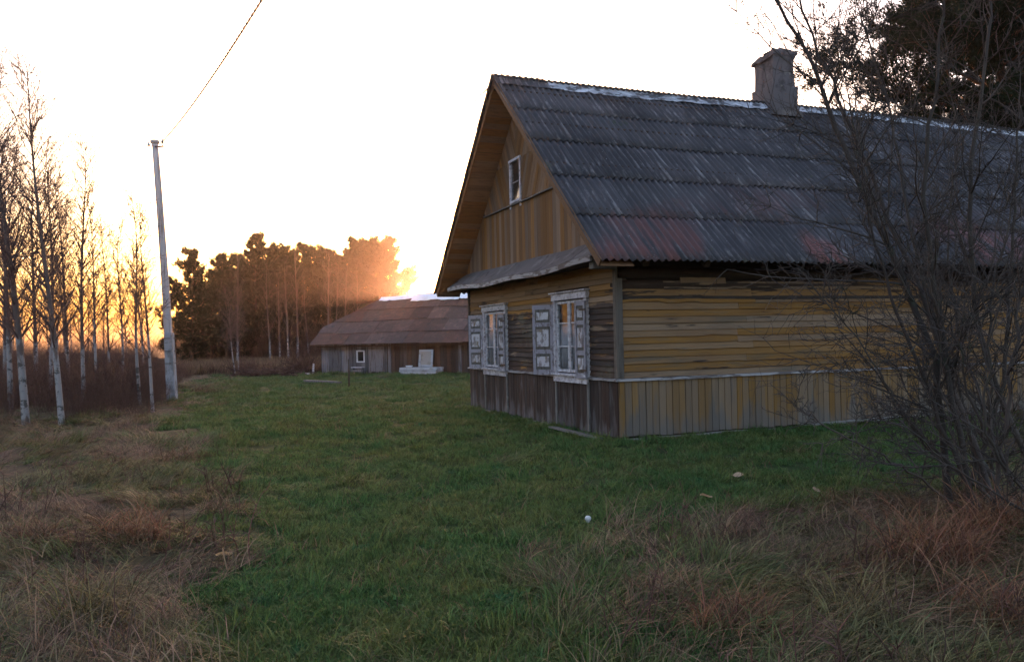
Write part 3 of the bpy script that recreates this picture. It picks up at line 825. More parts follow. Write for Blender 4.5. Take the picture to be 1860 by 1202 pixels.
# ------------------------------------------------------------------ the barn behind the lawn
BX, BY, BA = -9.35, 39.8, R(-21)
barn = empty('old_barn', (BX, BY, 0), BA, 'low weathered barn with brown mossy half hipped roof behind the lawn', 'barn')
BL, BD, BE, BR_, BO = 13.0, 5.6, 1.38, 3.72, .4
bs = (BR_ - BE) / (BD / 2 + BO); bang = math.atan(bs); blen = math.hypot(BD / 2 + BO, BR_ - BE)
m = MB(); m.box(.08, BL, .06, .12, 0, 1.6); m.box(.08, BL, BD - .1, BD, 0, 1.6); m.box(BL - .05, BL + .04, .13, BD - .11, 0, 1.6); m.box(.05, .11, .13, BD - .11, 0, 1.6)
bw = m.build('wall_core', MT['dark_wood'], barn)
a = 0.0
while a < BL:
    w = rnd.uniform(.16, .26); grey = a < 3.6  # beyond the grey stretch the wall's shade is in the brown board colour
    if not (2.0 < a + w / 2 < 2.45):
        upz = 1.62 + rnd.uniform(-.03, .02)
        m = MB(); d = rnd.uniform(0, .03); m.box(a + .006, a + w - .006, .03 - d, .055, rnd.uniform(-.03, .06), upz); m.build('wall_board', MT['barn_board'] if grey and rnd.random() < .85 else MT['barn_brown_shaded'], barn)
    else:
        m = MB(); m.box(a + .006, a + w - .006, .03, .055, -.02, .55); m.build('wall_board', MT['barn_board'], barn)
        m = MB(); m.box(a + .006, a + w - .006, .03, .055, 1.12, 1.62); m.build('wall_board', MT['barn_board'], barn)
    a += w
a = 0.0
while a < BD:                                                   # boards of the left end, up into the half hip
    w = rnd.uniform(.16, .24); top = min(2.2, BE + bs * (BO + min(a + w / 2, BD - a - w / 2)) - .06)
    m = MB(); m.box(.0, .045, a + .005, a + w - .005, 0, top); m.build('wall_board', MT['barn_board'] if rnd.random() < .5 else MT['barn_brown_shaded'], barn); a += w
bwn = empty('barn_window'); bwn.parent = barn
m = MB(); m.box(-.0 + 2.0, 2.06, -.02, .03, .54, 1.12); m.box(2.39, 2.45, -.02, .03, .54, 1.12); m.box(2.061, 2.389, -.02, .03, .54, .60); m.box(2.061, 2.389, -.02, .03, 1.06, 1.12); m.build('frame', MT['pale_board'], bwn)
m = MB(); m.box(2.06, 2.39, .012, .018, .60, 1.06); m.build('pane', MT['glass'], bwn)
for x in (3.75, 7.4, 9.6, 11.6):
    m = MB(); m.box(x, x + .14, -.06, .0, -.02, 1.5); m.build('post', MT['barn_board'], barn)
for (x0, x1) in ((.45, 1.15), (2.7, 3.5)):                          # paler door leaves
    m = MB(); m.box(x0, x1, -.03, -.004, .1, 1.35); m.box(x0 + .04, x1 - .04, -.045, -.031, .3, .38); m.box(x0 + .04, x1 - .04, -.045, -.031, 1.05, 1.13); m.build('door', MT['barn_board'], barn)
# roof panels, four courses, clipped to the half hip
broof = MB(); broof.beam((.3, BD / 2, BR_ - .16), (BL + .3, BD / 2, BR_ - .16), .1, .12)
for (yy, zz) in ((-.3, BE - .05), (BD + .3, BE - .05)): broof.beam((0, yy, zz), (BL + .3, yy, zz), .08, .06)
broof = broof.build('roof', MT['barn_brown_shaded'], barn)
HIPX, HIPS = 1.75, (2.25 - BE) / math.sin(bang)
for side in (1, -1):
    for r_ in range(4):
        c_ = 0; x = -.38
        while x < BL + .4:
            w = rnd.uniform(.85, 1.15); s0, s1 = r_ * blen / 4 - (.05 if r_ else 0), (r_ + 1) * blen / 4 - (0 if r_ < 3 else .0)
            s0 += rnd.uniform(-.03, .02)
            poly = [(x, s0), (min(x + w - .01, BL + .4), s0), (min(x + w - .01, BL + .4), s1), (x, s1)]
            # hip line from (-.38,HIPS) to (HIPX,blen)
            dx, ds = HIPX + .38, blen - HIPS
            poly = clip(poly, -ds, dx, -ds * -.38 + dx * HIPS)
            if len(poly) > 2 and area(poly) > .02:
                lift = rnd.uniform(0, .015)
                def fn(a, b, t, side=side, s0=s0, lift=lift):
                    t2 = t + lift + .03 * (1 - (b - s0) / (blen / 4))
                    y = -BO + b * math.cos(bang) - t2 * math.sin(bang); zz = BE + b * math.sin(bang) + t2 * math.cos(bang) - .05 * math.sin(a * .9) * b / blen
                    return (a, y if side > 0 else BD - y, zz)
                m = MB(); m.prism(poly, fn, 0, .022); m.build('roof_panel', MT['barn_roof'], broof)
            x += w
# the hip end
hz = 2.25; hw = (hz - BE) / bs - BO
m = MB()
tri = [(-.42, hw - .12, hz - .03), (-.42, BD - hw + .12, hz - .03), (HIPX, BD / 2, BR_ + .05)]
m.add([Vector(p) for p in tri] + [Vector(p) - Vector((0, 0, .04)) for p in tri], [(0, 1, 2), (5, 4, 3), (0, 3, 4, 1), (1, 4, 5, 2), (2, 5, 3, 0)]); m.build('hip_panel', MT['barn_roof'], broof)
# pale sheets laid over the ridge
def ridge_sheet(x0, x1, drop, z):
    m = MB(); k = 14; vs = []
    for j in range(k + 1):
        x = x0 + (x1 - x0) * j / k; wv = rnd.uniform(-.02, .02)
        for (dy, dz) in ((-drop, -drop * bs + wv), (0, .0), (drop * .6, -drop * .6 * bs)):
            vs += [(x, BD / 2 + dy, z + dz - .05 * math.sin(x * .9)), (x, BD / 2 + dy, z + dz - .015 - .05 * math.sin(x * .9))]
    fs = []
    for j in range(k):
        for q in (0, 2): b = j * 6 + q; fs += [(b, b + 2, b + 8, b + 6), (b + 1, b + 7, b + 9, b + 3)]
        fs += [(j * 6, j * 6 + 6, j * 6 + 7, j * 6 + 1), (j * 6 + 4, j * 6 + 5, j * 6 + 11, j * 6 + 10)]
    fs += [(0, 1, 3, 2), (2, 3, 5, 4), tuple(k * 6 + q for q in (0, 2, 3, 1)), tuple(k * 6 + q for q in (2, 4, 5, 3))]
    m.add(vs, fs); m.build('ridge_sheet', MT['zinc'], broof)
ridge_sheet(1.8, 3.95, .26, BR_ + .12); ridge_sheet(3.75, 6.4, .52, BR_ + .15); ridge_sheet(6.3, 7.9, .48, BR_ + .17); ridge_sheet(8.3, 8.75, .4, BR_ + .12)

def barnp(x, y, z=0): return Matrix.Translation((BX, BY, 0)) @ Matrix.Rotation(BA, 4, 'Z') @ Vector((x, y, z))
# timber stack and leaning panel in front of the barn
p = barnp(4.75, -.75); ts = empty('timber_stack', p, BA, 'low stack of pale sawn planks in front of the barn wall', 'timber stack')
for q in range(3):
    for j in range(4):
        m = MB(); m.box(rnd.uniform(-.06, .04), 1.85 + rnd.uniform(-.1, .1), .0 + j * .17, .16 + j * .17, q * .105, q * .105 + .095); m.build('plank', MT['pale_board'], ts)
p = barnp(5.45, -.30); lp = empty('leaning_panel', p, BA, 'pale framed board leaning on the barn wall above the planks', 'panel')
tl = Matrix.Rotation(R(-9), 4, 'X')
m = MB(); m.box(0, .72, .0, .03, .32, 1.12, tl); m.build('board', MT['tan_board'], lp)
m = MB()
for q in ((0, .1, .32, 1.12), (.62, .72, .32, 1.12), (.101, .619, .32, .41), (.101, .619, 1.03, 1.12)): m.box(q[0], q[1], -.02, -.001, q[2], q[3], tl)
m.build('frame', MT['pale_board'], lp)
p = barnp(5.15, -.6, .32)
m = MB(); m.tube([(0, 0, 0), (0, 0, .02), (0, 0, .07), (0, 0, .075)], [.10, .14, .17, .15], 12); o = m.build('white_basin', MT['zinc'], None, True); o.location = p
tag(o, 'small white basin upside down on the plank stack', 'basin')
p = barnp(1.95, -.45); bn = empty('plank_bench', p, BA, 'small grey plank bench under the barn window', 'bench')
m = MB(); m.box(0, .62, 0, .26, .30, .34); m.build('seat', MT['pale_board'], bn)
m = MB(); m.box(0, .62, 0.03, .06, .12, .20); m.build('stretcher', MT['barn_board'], bn)
for x in (.03, .54):
    m = MB(); m.box(x, x + .05, .02, .24, -.02, .298); m.build('leg', MT['barn_board'], bn)
p = barnp(-.15, -.5)
m = MB(); m.tube([(0, 0, -.05), (.03, 0, .3), (.05, .01, .52)], [.06, .05, .045], 7); o = m.build('short_stake', MT['pale_board'], None, True); o.location = p
tag(o, 'short pale wooden stake at the left corner of the barn', 'stake')
p = px(634, 705, 27.4)
m = MB(); m.tube([(0, 0, -.1), (.01, 0, .5), (0, 0, .98)], [.028, .027, .025], 8); o = m.build('iron_post', MT['iron'], None, True); o.location = (p.x, p.y, 0)
tag(o, 'thin rusty iron post standing in the lawn before the barn', 'post')
m = MB(); m.beam((0, 0, 0), (2.6, 0, 0), .17, .07); m.beam((.2, .12, -.01), (1.2, .13, -.01), .08, .05); o = m.build('fallen_beam', MT['barn_board']); o.location = (-8.1, 31.8, .07); o.rotation_euler = (0, 0, R(-48))
tag(o, 'dark old beam lying on the lawn before the barn', 'beam')
for j, (xx, yy, s) in enumerate(((-10.5, 38.9, .16), (-10.2, 38.7, .12), (-9.85, 38.8, .15))):
    m = MB(); rs = random.Random(j); vs = []
    for a in range(4):
        for b in range(8):
            t = 2 * math.pi * b / 8; r_ = (1, .9, .6, .1)[a] * s * rs.uniform(.8, 1.25); vs.append((r_ * math.cos(t) * 1.5, r_ * math.sin(t), (-.3, .25, .5, .6)[a] * s))
    m.add(vs, [(a * 8 + b, a * 8 + (b + 1) % 8, a * 8 + 8 + (b + 1) % 8, a * 8 + 8 + b) for a in range(3) for b in range(8)]); o = m.build('pale_stone', MT['stone'])
    o.location = (xx, yy, .02); tag(o, ('leftmost', 'middle', 'rightmost')[j] + ' of three pale stones by the barn corner', 'stone', 'stones by the barn')

# ------------------------------------------------------------------ utility pole and wires
P0 = Vector((-9.91, 23.75, 0)); PT = Vector((-10.28, 23.75, 7.6))
pole = empty('utility_pole', P0, 0, 'leaning silvery wooden utility pole bound to a concrete stub', 'utility pole')
def lean(z, dx=0, dy=0): t = z / 7.6; return Vector((-.37 * t + .03 * math.sin(t * 3.1) + dx, dy, z))
MB().tube([lean(z, -.05, .02) for z in (.75, 1.5, 2.5, 3.5, 4.5, 5.5, 6.5, 7.5)], [.125, .12, .115, .11, .105, .10, .095, .09], 14).build('shaft', MT['pole_wood'], pole, True)
m = MB(); vs = []
for z, w in ((-.3, .13), (1.9, .115), (1.95, .10)):
    c = lean(max(z, 0), .045, -.16)
    for a, b in ((-1, -1), (1, -1), (1, 1), (-1, 1)): vs.append((c.x + a * w, c.y + b * w * .8, z))
m.add(vs, [(i * 4 + k, i * 4 + (k + 1) % 4, i * 4 + 4 + (k + 1) % 4, i * 4 + 4 + k) for i in range(2) for k in range(4)] + [(8, 9, 10, 11)]); m.build('concrete_stub', MT['concrete'], pole)
for z in (1.0, 1.35, 1.72):
    for q in range(4):
        c = lean(z + q * .018, 0, -.06); m = MB(); m.tube([(c.x + .17 * math.cos(t), c.y + .24 * math.sin(t), c.z) for t in [2 * math.pi * k / 20 for k in range(21)]], .009, 5)
    m.build('wire_binding', MT['iron'], pole)
c = lean(7.5, -.05, .02)
m = MB(); m.tube([(c.x, c.y, 7.46), (c.x, c.y, 7.5), (c.x, c.y, 7.56), (c.x, c.y, 7.58)], [.10, .135, .135, .09], 12); m.build('cap', MT['pole_wood'], pole)
m = MB(); m.beam((c.x + .05, c.y - .10, 7.36), (c.x + .30, c.y - .10, 7.36), .04, .04); m.tube([(c.x + .26, c.y - .1, 7.38), (c.x + .26, c.y - .1, 7.47)], .014, 6); m.build('bracket', MT['iron'], pole)
for q in ((c.x + .26, 7.46), (c.x - .14, 7.38)):
    m = MB(); m.tube([(q[0], c.y - .1, q[1]), (q[0], c.y - .1, q[1] + .03), (q[0], c.y - .1, q[1] + .06), (q[0], c.y - .1, q[1] + .11)], [.045, .05, .032, .035], 10); m.build('insulator', MT['porcelain'], pole, True)
def wire(name, a, b, sag, r_, label, twist=False):
    a, b = Vector(a), Vector(b); n = 60; m = MB()
    if twist:
        n = 420
        for ph in (0, math.pi):
            pts = []
            for i in range(n + 1):
                t = i / n; p = a.lerp(b, t); p.z -= sag * 4 * t * (1 - t); an = ph + t * (b - a).length / .42 * 2 * math.pi
                pts.append(p + Vector((math.cos(an) * .012, math.sin(an) * .008, math.sin(an) * .012)))
            m.tube(pts, r_, 5)
    else:
        m.tube([a.lerp(b, i / n) - Vector((0, 0, sag * 4 * (i / n) * (1 - i / n))) for i in range(n + 1)], r_, 5)
    o = m.build(name, MT['cable'], None, True); tag(o, label, 'cable'); return o
top = P0 + Vector((c.x + .26, c.y - .1, 7.5))
wire('overhead_cable', top, (6.9, -6.3, 8.2), .95, .013, 'twisted dark cable rising from the pole top over the lawn', True)
hl = Matrix.Translation((HX, HY, 0)) @ Matrix.Rotation(HA, 4, 'Z')
wire('house_wire', P0 + Vector((c.x - .1, c.y - .1, 7.42)), hl @ Vector((-OV, 5.55, roof_under(5.55) + .02)), .25, .007, 'thin faint wire running from the pole to the house gable')

# ------------------------------------------------------------------ branching plants
def tubes_np(paths, sides=3):
    """paths: list of (pts (n,3), rads (n,)) -> V, F4"""
    Vs, Fs, base = [], [], 0
    for pts, rad in paths:
        n = len(pts); d = np.gradient(pts, axis=0); d /= np.linalg.norm(d, axis=1, keepdims=True) + 1e-9
        ref = np.array([.31, .2, .93]) if abs(d[0, 2]) < .8 else np.array([.9, .3, .1])
        x = np.cross(d, ref); x /= np.linalg.norm(x, axis=1, keepdims=True) + 1e-9
        y = np.cross(d, x)
        a = np.arange(sides) * 2 * math.pi / sides
        ring = pts[:, None, :] + rad[:, None, None] * (np.cos(a)[None, :, None] * x[:, None, :] + np.sin(a)[None, :, None] * y[:, None, :])
        Vs.append(ring.reshape(-1, 3))
        i = np.arange(n - 1)[:, None] * sides; k = np.arange(sides)[None, :]; k2 = (k + 1) % sides
        Fs.append((np.stack([i + k, i + k2, i + sides + k2, i + sides + k], -1)).reshape(-1, 4) + base); base += n * sides
    return np.concatenate(Vs), np.concatenate(Fs)

def grow(rs, p, d, length, r0, n=6, wander=.12, up=.0, r1=None, droop=0.0):
    pts = [np.array(p, float)]; d = np.array(d, float); d /= np.linalg.norm(d)
    for i in range(n):
        d = d + rs.normal(0, wander, 3) + np.array([0, 0, up - droop * (i / n)]); d /= np.linalg.norm(d)
        pts.append(pts[-1] + d * length / n)
    return np.array(pts), np.linspace(r0, r0 * .2 if r1 is None else r1, n + 1)

def sidedir(rs, d, spread):
    d = d / np.linalg.norm(d); q = rs.normal(0, 1, 3); q -= q.dot(d) * d; q /= np.linalg.norm(q)
    return d * math.cos(spread) + q * math.sin(spread)

def birch_mesh(seed, h, r, nb, nt, lean=(0, 0)):
    rs = np.random.RandomState(seed)
    n = 14; t = np.linspace(0, 1, n)
    tr = np.stack([lean[0] * t + .10 * np.sin(t * 5 + seed) * t, lean[1] * t + .08 * np.sin(t * 4.1 + seed * 2) * t, h * t - .15], -1)
    trunk = mesh_np('trunk', *[(lambda a: a)(q) for q in (tubes_np([(tr, r * (1 - t * .93))], 9)[0],)], F4=tubes_np([(tr, r * (1 - t * .93))], 9)[1], mat=MT['birchbark'], smooth=True)
    paths = []
    for i in range(nb):
        u = .22 + .76 * rs.rand() ** .8; p = np.array([np.interp(u, t, tr[:, k]) for k in range(3)])
        a = rs.uniform(0, 6.28); L_ = h * (.07 + .17 * (1 - u) ** .7) * rs.uniform(.6, 1.3)
        d = np.array([math.cos(a) * .75, math.sin(a) * .75, .95])
        b = grow(rs, p, d, L_, r * (1 - u * .9) * .30 + .004, 6, .10, .05, .003); paths.append(b)
        for j in range(nt):
            k = rs.randint(1, 7); dd = sidedir(rs, b[0][k] - b[0][k - 1], rs.uniform(.4, .9))
            tw = grow(rs, b[0][k], dd, L_ * rs.uniform(.25, .55), .0045, 4, .16, -.02, .002); paths.append(tw)
            for q in range(2):
                kk = rs.randint(1, 5); paths.append(grow(rs, tw[0][kk], sidedir(rs, tw[0][kk] - tw[0][kk - 1], .7), L_ * rs.uniform(.1, .25), .003, 3, .2, -.05, .0015))
    V_, F_ = tubes_np(paths, 3)
    return trunk, mesh_np('twigs', V_, F4=F_, mat=MT['birchtwig'])

def place(protos, name, loc, rz, sc, label, cat, group, parts=('trunk', 'twigs'), tilt=(0, 0)):
    o = empty(name, loc, rz, label, cat, group); o.rotation_euler = (tilt[0], tilt[1], rz); o.scale = (sc, sc, sc)
    for nm, me in zip(parts, protos):
        c_ = link(bpy.data.objects.new(nm, me), o)
        if nm != 'trunk': c_['kind'] = 'stuff'
    return o
birches = [birch_mesh(1, 7.6, .085, 105, 8, (-.35, 0)), birch_mesh(2, 7.9, .07, 105, 8, (.25, .2)), birch_mesh(3, 6.6, .055, 90, 7, (.1, -.2)), birch_mesh(4, 4.6, .04, 60, 6, (.15, .1))]
def gnd(x, y):
    """ground point seen at a pixel"""
    a = px(x, y, 1.0) - Vector((0, 0, CAMH)); t = -CAMH / a.z; return a.x * t, a.y * t
near_birch = [   # base pixel, prototype, scale, spin, tilt towards +x, label
    (48, 770, 0, 1.0, .4, -.02, 'thick white birch trunk at the left edge, leaning slightly'),
    (20, 748, 1, 1.02, 2.0, -.01, 'slim birch at the picture edge behind the thick trunk'),
    (112, 772, 1, .95, 1.2, -.10, 'birch leaning left with its foot farthest forward in the brown grass'),
    (152, 742, 2, 1.05, .3, .00, 'straight white birch between the leaning birch and the pole'),
    (92, 735, 2, 1.12, 3.6, -.03, 'slender birch standing behind the leaning birch'),
    (255, 742, 3, 1.2, .8, -.06, 'young dark birch left of the pole, bending left'),
    (278, 752, 3, 1.05, 2.8, .01, 'young dark birch nearest the utility pole'),
    (200, 705, 2, .95, 5.0, -.02, 'thin birch in the brush behind the straight white birch'),
    (66, 722, 0, .92, 5.2, .02, 'tall birch behind and just right of the thick white trunk'),
    (8, 725, 2, 1.2, 1.0, .01, 'birch cut by the left picture edge'),
    (178, 722, 3, 1.35, 2.2, .02, 'dark young birch just right of the straight white birch'),
    (222, 712, 3, 1.3, 4.4, -.03, 'dark young birch midway between the straight birch and the pole'),
    (128, 712, 1, .96, 4.0, .03, 'birch deeper in the brush between the leaning and the straight birch'),
]
for (bx_, by_, k, s, rz, tl_, lab) in near_birch:
    x, y = gnd(bx_, by_); place(birches[k], 'birch_tree', (x, y, gz(x, y)), rz, s, lab, 'birch', 'bare birches at the left of the lawn', tilt=(0, tl_))
# smaller saplings towards the horizon
rs = np.random.RandomState(8); sap = []
for i in range(16): sap.append((rs.uniform(5, 300), rs.uniform(655, 690)))
sap.sort()
ordn = ['first', 'second', 'third', 'fourth', 'fifth', 'sixth', 'seventh', 'eighth', 'ninth', 'tenth', 'eleventh', 'twelfth', 'thirteenth', 'fourteenth', 'fifteenth', 'sixteenth',
        'seventeenth', 'eighteenth', 'nineteenth', 'twentieth', 'twenty-first', 'twenty-second', 'twenty-third', 'twenty-fourth']
for i, (a_, b_) in enumerate(sap):
    x, y = gnd(a_, b_); place(birches[2 + i % 2], 'birch_sapling', (x, y, 0), rs.uniform(0, 6.28), rs.uniform(.8, 1.15) * (1 if i % 2 == 0 else 1.3),
        'far bare sapling against the orange sky, %s from the left' % ordn[i], 'sapling', 'bare saplings far behind the birches', tilt=(0, rs.uniform(-.04, .04)))

# ------------------------------------------------------------------ pines
def tufts(rs, C, D, n, ln, wd, spread=1.0):
    """needle tufts: C (m,3) centres, D (m,3) directions -> V, F3"""
    m = len(C); d = D[:, None, :] + rs.normal(0, .62 * spread, (m, n, 3)); d /= np.linalg.norm(d, axis=2, keepdims=True)
    l_ = ln * rs.uniform(.6, 1.25, (m, n, 1)); base = C[:, None, :] + rs.normal(0, ln * .35, (m, n, 3))
    side = np.cross(d, rs.normal(0, 1, (m, n, 3))); side /= np.linalg.norm(side, axis=2, keepdims=True) + 1e-9
    w = wd * rs.uniform(.6, 1.3, (m, n, 1))
    V_ = np.stack([base - side * w, base + side * w, base + d * l_], 2).reshape(-1, 3)
    return V_, np.arange(len(V_)).reshape(-1, 3)
def pine(seed, h, r, crown0, rad, nl, nsub, ntuft, nn, ln, wd, mat, topflat=.5, trunkmat='pinebark'):
    rs = np.random.RandomState(seed); n = 12; t = np.linspace(0, 1, n)
    tr = np.stack([.25 * np.sin(t * 3 + seed) * t, .2 * np.sin(t * 4 + seed) * t, h * t - .2], -1)
    V_, F_ = tubes_np([(tr, r * (1 - .88 * t))], 9); trunk = mesh_np('trunk', V_, F4=F_, mat=MT[trunkmat], smooth=True)
    br, C, D = [], [], []
    for i in range(nl):
        u = crown0 + (1 - crown0) * (i + rs.rand()) / nl; p = np.array([np.interp(u, t, tr[:, k]) for k in range(3)])
        q = (u - crown0) / (1 - crown0); L_ = rad * (.16 + .84 * (1 - q) ** topflat * min(1, .45 + q * 2.2)) * rs.uniform(.5, 1.25)
        a = i * 2.4 + rs.uniform(-.5, .5); d = np.array([math.cos(a), math.sin(a), .05 + .75 * q])
        b = grow(rs, p, d, L_, r * .35 * (1 - q * .7), 6, .12, .05, .012); br.append(b)
        for j in range(nsub):
            k = rs.randint(2, 7); dd = sidedir(rs, b[0][k] - b[0][k - 1], rs.uniform(.35, 1.0)); dd[2] = dd[2] * .5 + .12
            sb = grow(rs, b[0][k], dd, L_ * rs.uniform(.18, .42), .012, 4, .2, .08, .005); br.append(sb)
            for e in range(ntuft):
                kk = rs.randint(1, 5); C.append(sb[0][kk] + rs.normal(0, .07 * L_ / 2, 3)); D.append((sb[0][kk] - sb[0][kk - 1]) / (np.linalg.norm(sb[0][kk] - sb[0][kk - 1]) + 1e-9) + np.array([0, 0, .35]))
        C.append(b[0][-1]); D.append(np.array([0, 0, 1.0]))
    for e in range(10): C.append(tr[-1] - np.array([0, 0, .09 * e]) + rs.normal(0, .03 + .012 * e, 3)); D.append(np.array([0, 0, 1.0]))
    V_, F_ = tubes_np(br, 4); limbs = mesh_np('limbs', V_, F4=F_, mat=MT[trunkmat])
    V_, F_ = tufts(rs, np.array(C), np.array(D), nn, ln, wd); crown = mesh_np('crown', V_, F3=F_, mat=MT[mat])
    return trunk, limbs, crown
PP = ('trunk', 'limbs', 'crown')
big = pine(21, 17.0, .28, .26, 5.9, 72, 24, 8, 24, .24, .024, 'needle', .45)
place(big, 'pine_tree', (17.3, 28.5, 0), .5, 1, 'tall dark pine rising behind the right part of the house roof', 'pine', None, PP)
big2 = pine(22, 13.5, .22, .24, 5.0, 50, 16, 7, 24, .22, .021, 'needle', .5)
place(big2, 'pine_tree', (21.0, 33.0, 0), 2.1, 1.05, 'pine behind the tall dark pine, mostly hidden at the right edge', 'pine', None, PP)
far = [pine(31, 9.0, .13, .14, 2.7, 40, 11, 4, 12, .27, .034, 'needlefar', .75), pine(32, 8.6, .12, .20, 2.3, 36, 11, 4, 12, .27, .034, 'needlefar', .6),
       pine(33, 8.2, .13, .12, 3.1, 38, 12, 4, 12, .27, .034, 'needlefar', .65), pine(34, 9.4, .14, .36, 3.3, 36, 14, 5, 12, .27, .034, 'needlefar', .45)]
wood = [(345, 462, 52, 0), (318, 520, 55, 1), (383, 505, 58, 2), (408, 470, 57, 1), (440, 478, 63, 2), (466, 436, 60, 0), (492, 462, 62, 2), (516, 458, 66, 1), (547, 452, 64, 0), (572, 466, 66, 2),
        (597, 462, 63, 0), (624, 470, 67, 1), (652, 452, 62, 2), (682, 450, 60, 3), (705, 468, 64, 2),
        (365, 530, 66, 2), (425, 500, 70, 0), (480, 480, 72, 1), (530, 470, 74, 2), (585, 480, 74, 0), (635, 470, 74, 2), (668, 465, 70, 1)]
front = sorted(range(15), key=lambda i: wood[i][0]); 
for i, (a_, b_, Yd, k) in enumerate(wood):
    p = px(a_, b_, Yd); hh = (9.0, 8.6, 8.2, 9.4)[k]
    lab = ('dark pine in the front row of the far wood, %s from the pole' % ordn[front.index(i)]) if i < 15 else ('pine deep in the far wood behind the front row, %s from the pole' % ordn[i - 15])
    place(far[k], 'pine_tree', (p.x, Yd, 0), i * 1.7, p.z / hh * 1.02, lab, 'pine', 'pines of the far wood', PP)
fb = [birch_mesh(41, 7.6, .085, 26, 4), birch_mesh(42, 7.0, .08, 24, 4, (.3, 0))]
rs = np.random.RandomState(4)
for i, (a_, Yd) in enumerate(((430, 52), (490, 55), (508, 57), (523, 54), (540, 56), (560, 58), (598, 55), (608, 57), (628, 56), (645, 58))):
    p = px(a_, 600, Yd); place(fb[i % 2], 'birch_tree', (p.x, Yd, 0), rs.uniform(0, 6), rs.uniform(.85, 1.05), 'slim pale birch before the dark wood, %s from the left' % ordn[i], 'birch', 'birches along the wood edge', tilt=(0, rs.uniform(-.03, .03)))
for i, (a_, b_, tl_, lab) in enumerate(((428, 683, -.16, 'small birch leaning left at the far lawn edge'), (434, 681, -.09, 'small birch behind the one leaning at the far lawn edge'))):
    x, y = gnd(a_, b_); place(birches[3], 'birch_tree', (x, y, 0), 1.1 + i, .95, lab, 'birch', 'bare birches at the left of the lawn', tilt=(0, tl_))

# ------------------------------------------------------------------ the leafless shrubs at the right
def stem_set(seed, base, tops, r0, dens, group_label, name='leafless_shrub'):
    rs = np.random.RandomState(seed)
    root = empty(name, (base[0], base[1], gz(*base)), 0, group_label, 'shrub')
    B = np.array([base[0], base[1], 0.0])
    for (ctrl, rr) in tops:
        P = [np.array([rs.uniform(-.42, .32), rs.uniform(-.25, .25), -.08])] + [np.array(px(*c_)) - B for c_ in ctrl]
        # smooth curve through the control points
        P = np.array(P); tt = np.linspace(0, len(P) - 1, 22); pts = []
        for t in tt:
            i = min(int(t), len(P) - 2); f = t - i; p0, p1, p2, p3 = P[max(i - 1, 0)], P[i], P[i + 1], P[min(i + 2, len(P) - 1)]
            pts.append(.5 * ((2 * p1) + (-p0 + p2) * f + (2 * p0 - 5 * p1 + 4 * p2 - p3) * f * f + (-p0 + 3 * p1 - 3 * p2 + p3) * f ** 3))
        pts = np.array(pts) + rs.normal(0, .012, (22, 3)); rad = np.linspace(rr * .8, rr * .24, 22)
        V_, F_ = tubes_np([(pts, rad)], 7); st = link(bpy.data.objects.new('stem', mesh_np('stem', V_, F4=F_, mat=MT['twig'], smooth=True)), root)
        paths = []; Ls = np.linalg.norm(np.diff(pts, axis=0), axis=1).sum()
        for j in range(int(dens * Ls)):
            k = rs.randint(3, 22); d0 = pts[k] - pts[k - 1]; d = sidedir(rs, d0, rs.uniform(.45, 1.1)) + np.array([-.12, 0, .05])
            u = k / 21; l_ = Ls * rs.uniform(.14, .36) * (1.1 - .6 * u)
            b = grow(rs, pts[k], d, l_, rad[k] * .42 + .002, 8, .11, .025, .0025); paths.append(b)
            for q in range(int(7 + l_ * 7)):
                kk = rs.randint(1, 9); d = sidedir(rs, b[0][kk] - b[0][kk - 1], rs.uniform(.5, 1.1)); l2 = l_ * rs.uniform(.15, .42)
                tw = grow(rs, b[0][kk], d, l2, .0042, 5, .14, .02, .0018); paths.append(tw)
                for e in range(3):
                    k3 = rs.randint(1, 6); paths.append(grow(rs, tw[0][k3], sidedir(rs, tw[0][k3] - tw[0][k3 - 1], .8), l2 * rs.uniform(.2, .5), .0026, 3, .15, 0, .0014))
        V_, F_ = tubes_np(paths, 3); tag(link(bpy.data.objects.new('twigs', mesh_np('twigs', V_, F4=F_, mat=MT['twig'])), st), kind='stuff')
    return root
stem_set(5, (3.95, 6.8), [
    ([(1690, 640, 6.9), (1545, 300, 7.0), (1470, 110, 7.0), (1392, -20, 7.0)], .042),
    ([(1700, 620, 7.0), (1590, 330, 7.2), (1510, 160, 7.2), (1440, -40, 7.2)], .034),
    ([(1660, 780, 6.9), (1570, 640, 6.9), (1450, 490, 6.9)], .018),
    ([(1680, 700, 6.7), (1600, 480, 6.6), (1560, 300, 6.5)], .026),
    ([(1720, 650, 6.8), (1680, 380, 6.7), (1700, 160, 6.7), (1720, -30, 6.7)], .034),
    ([(1650, 860, 6.6), (1540, 800, 6.4), (1440, 740, 6.3)], .016),
    ([(1730, 700, 7.1), (1660, 450, 7.3), (1620, 220, 7.5), (1560, 20, 7.5)], .028)],
    .04, 5.6, 'tall bare shrub whose thickest stem leans left past the chimney')
stem_set(6, (4.45, 7.3), [
    ([(1790, 640, 7.3), (1760, 380, 7.3), (1790, 120, 7.3), (1800, -40, 7.3)], .036),
    ([(1750, 740, 7.4), (1690, 560, 7.6), (1640, 420, 7.7)], .024),
    ([(1820, 700, 7.2), (1840, 420, 7.2), (1850, 200, 7.2)], .03),
    ([(1770, 700, 7.5), (1720, 480, 7.8), (1740, 260, 8.0)], .026),
    ([(1800, 760, 7.0), (1800, 560, 6.9), (1850, 330, 6.8)], .024),
    ([(1700, 830, 7.3), (1600, 690, 7.4), (1520, 600, 7.5)], .018)],
    .04, 5.2, 'bare shrub of upright stems behind the leaning one, before the house wall')
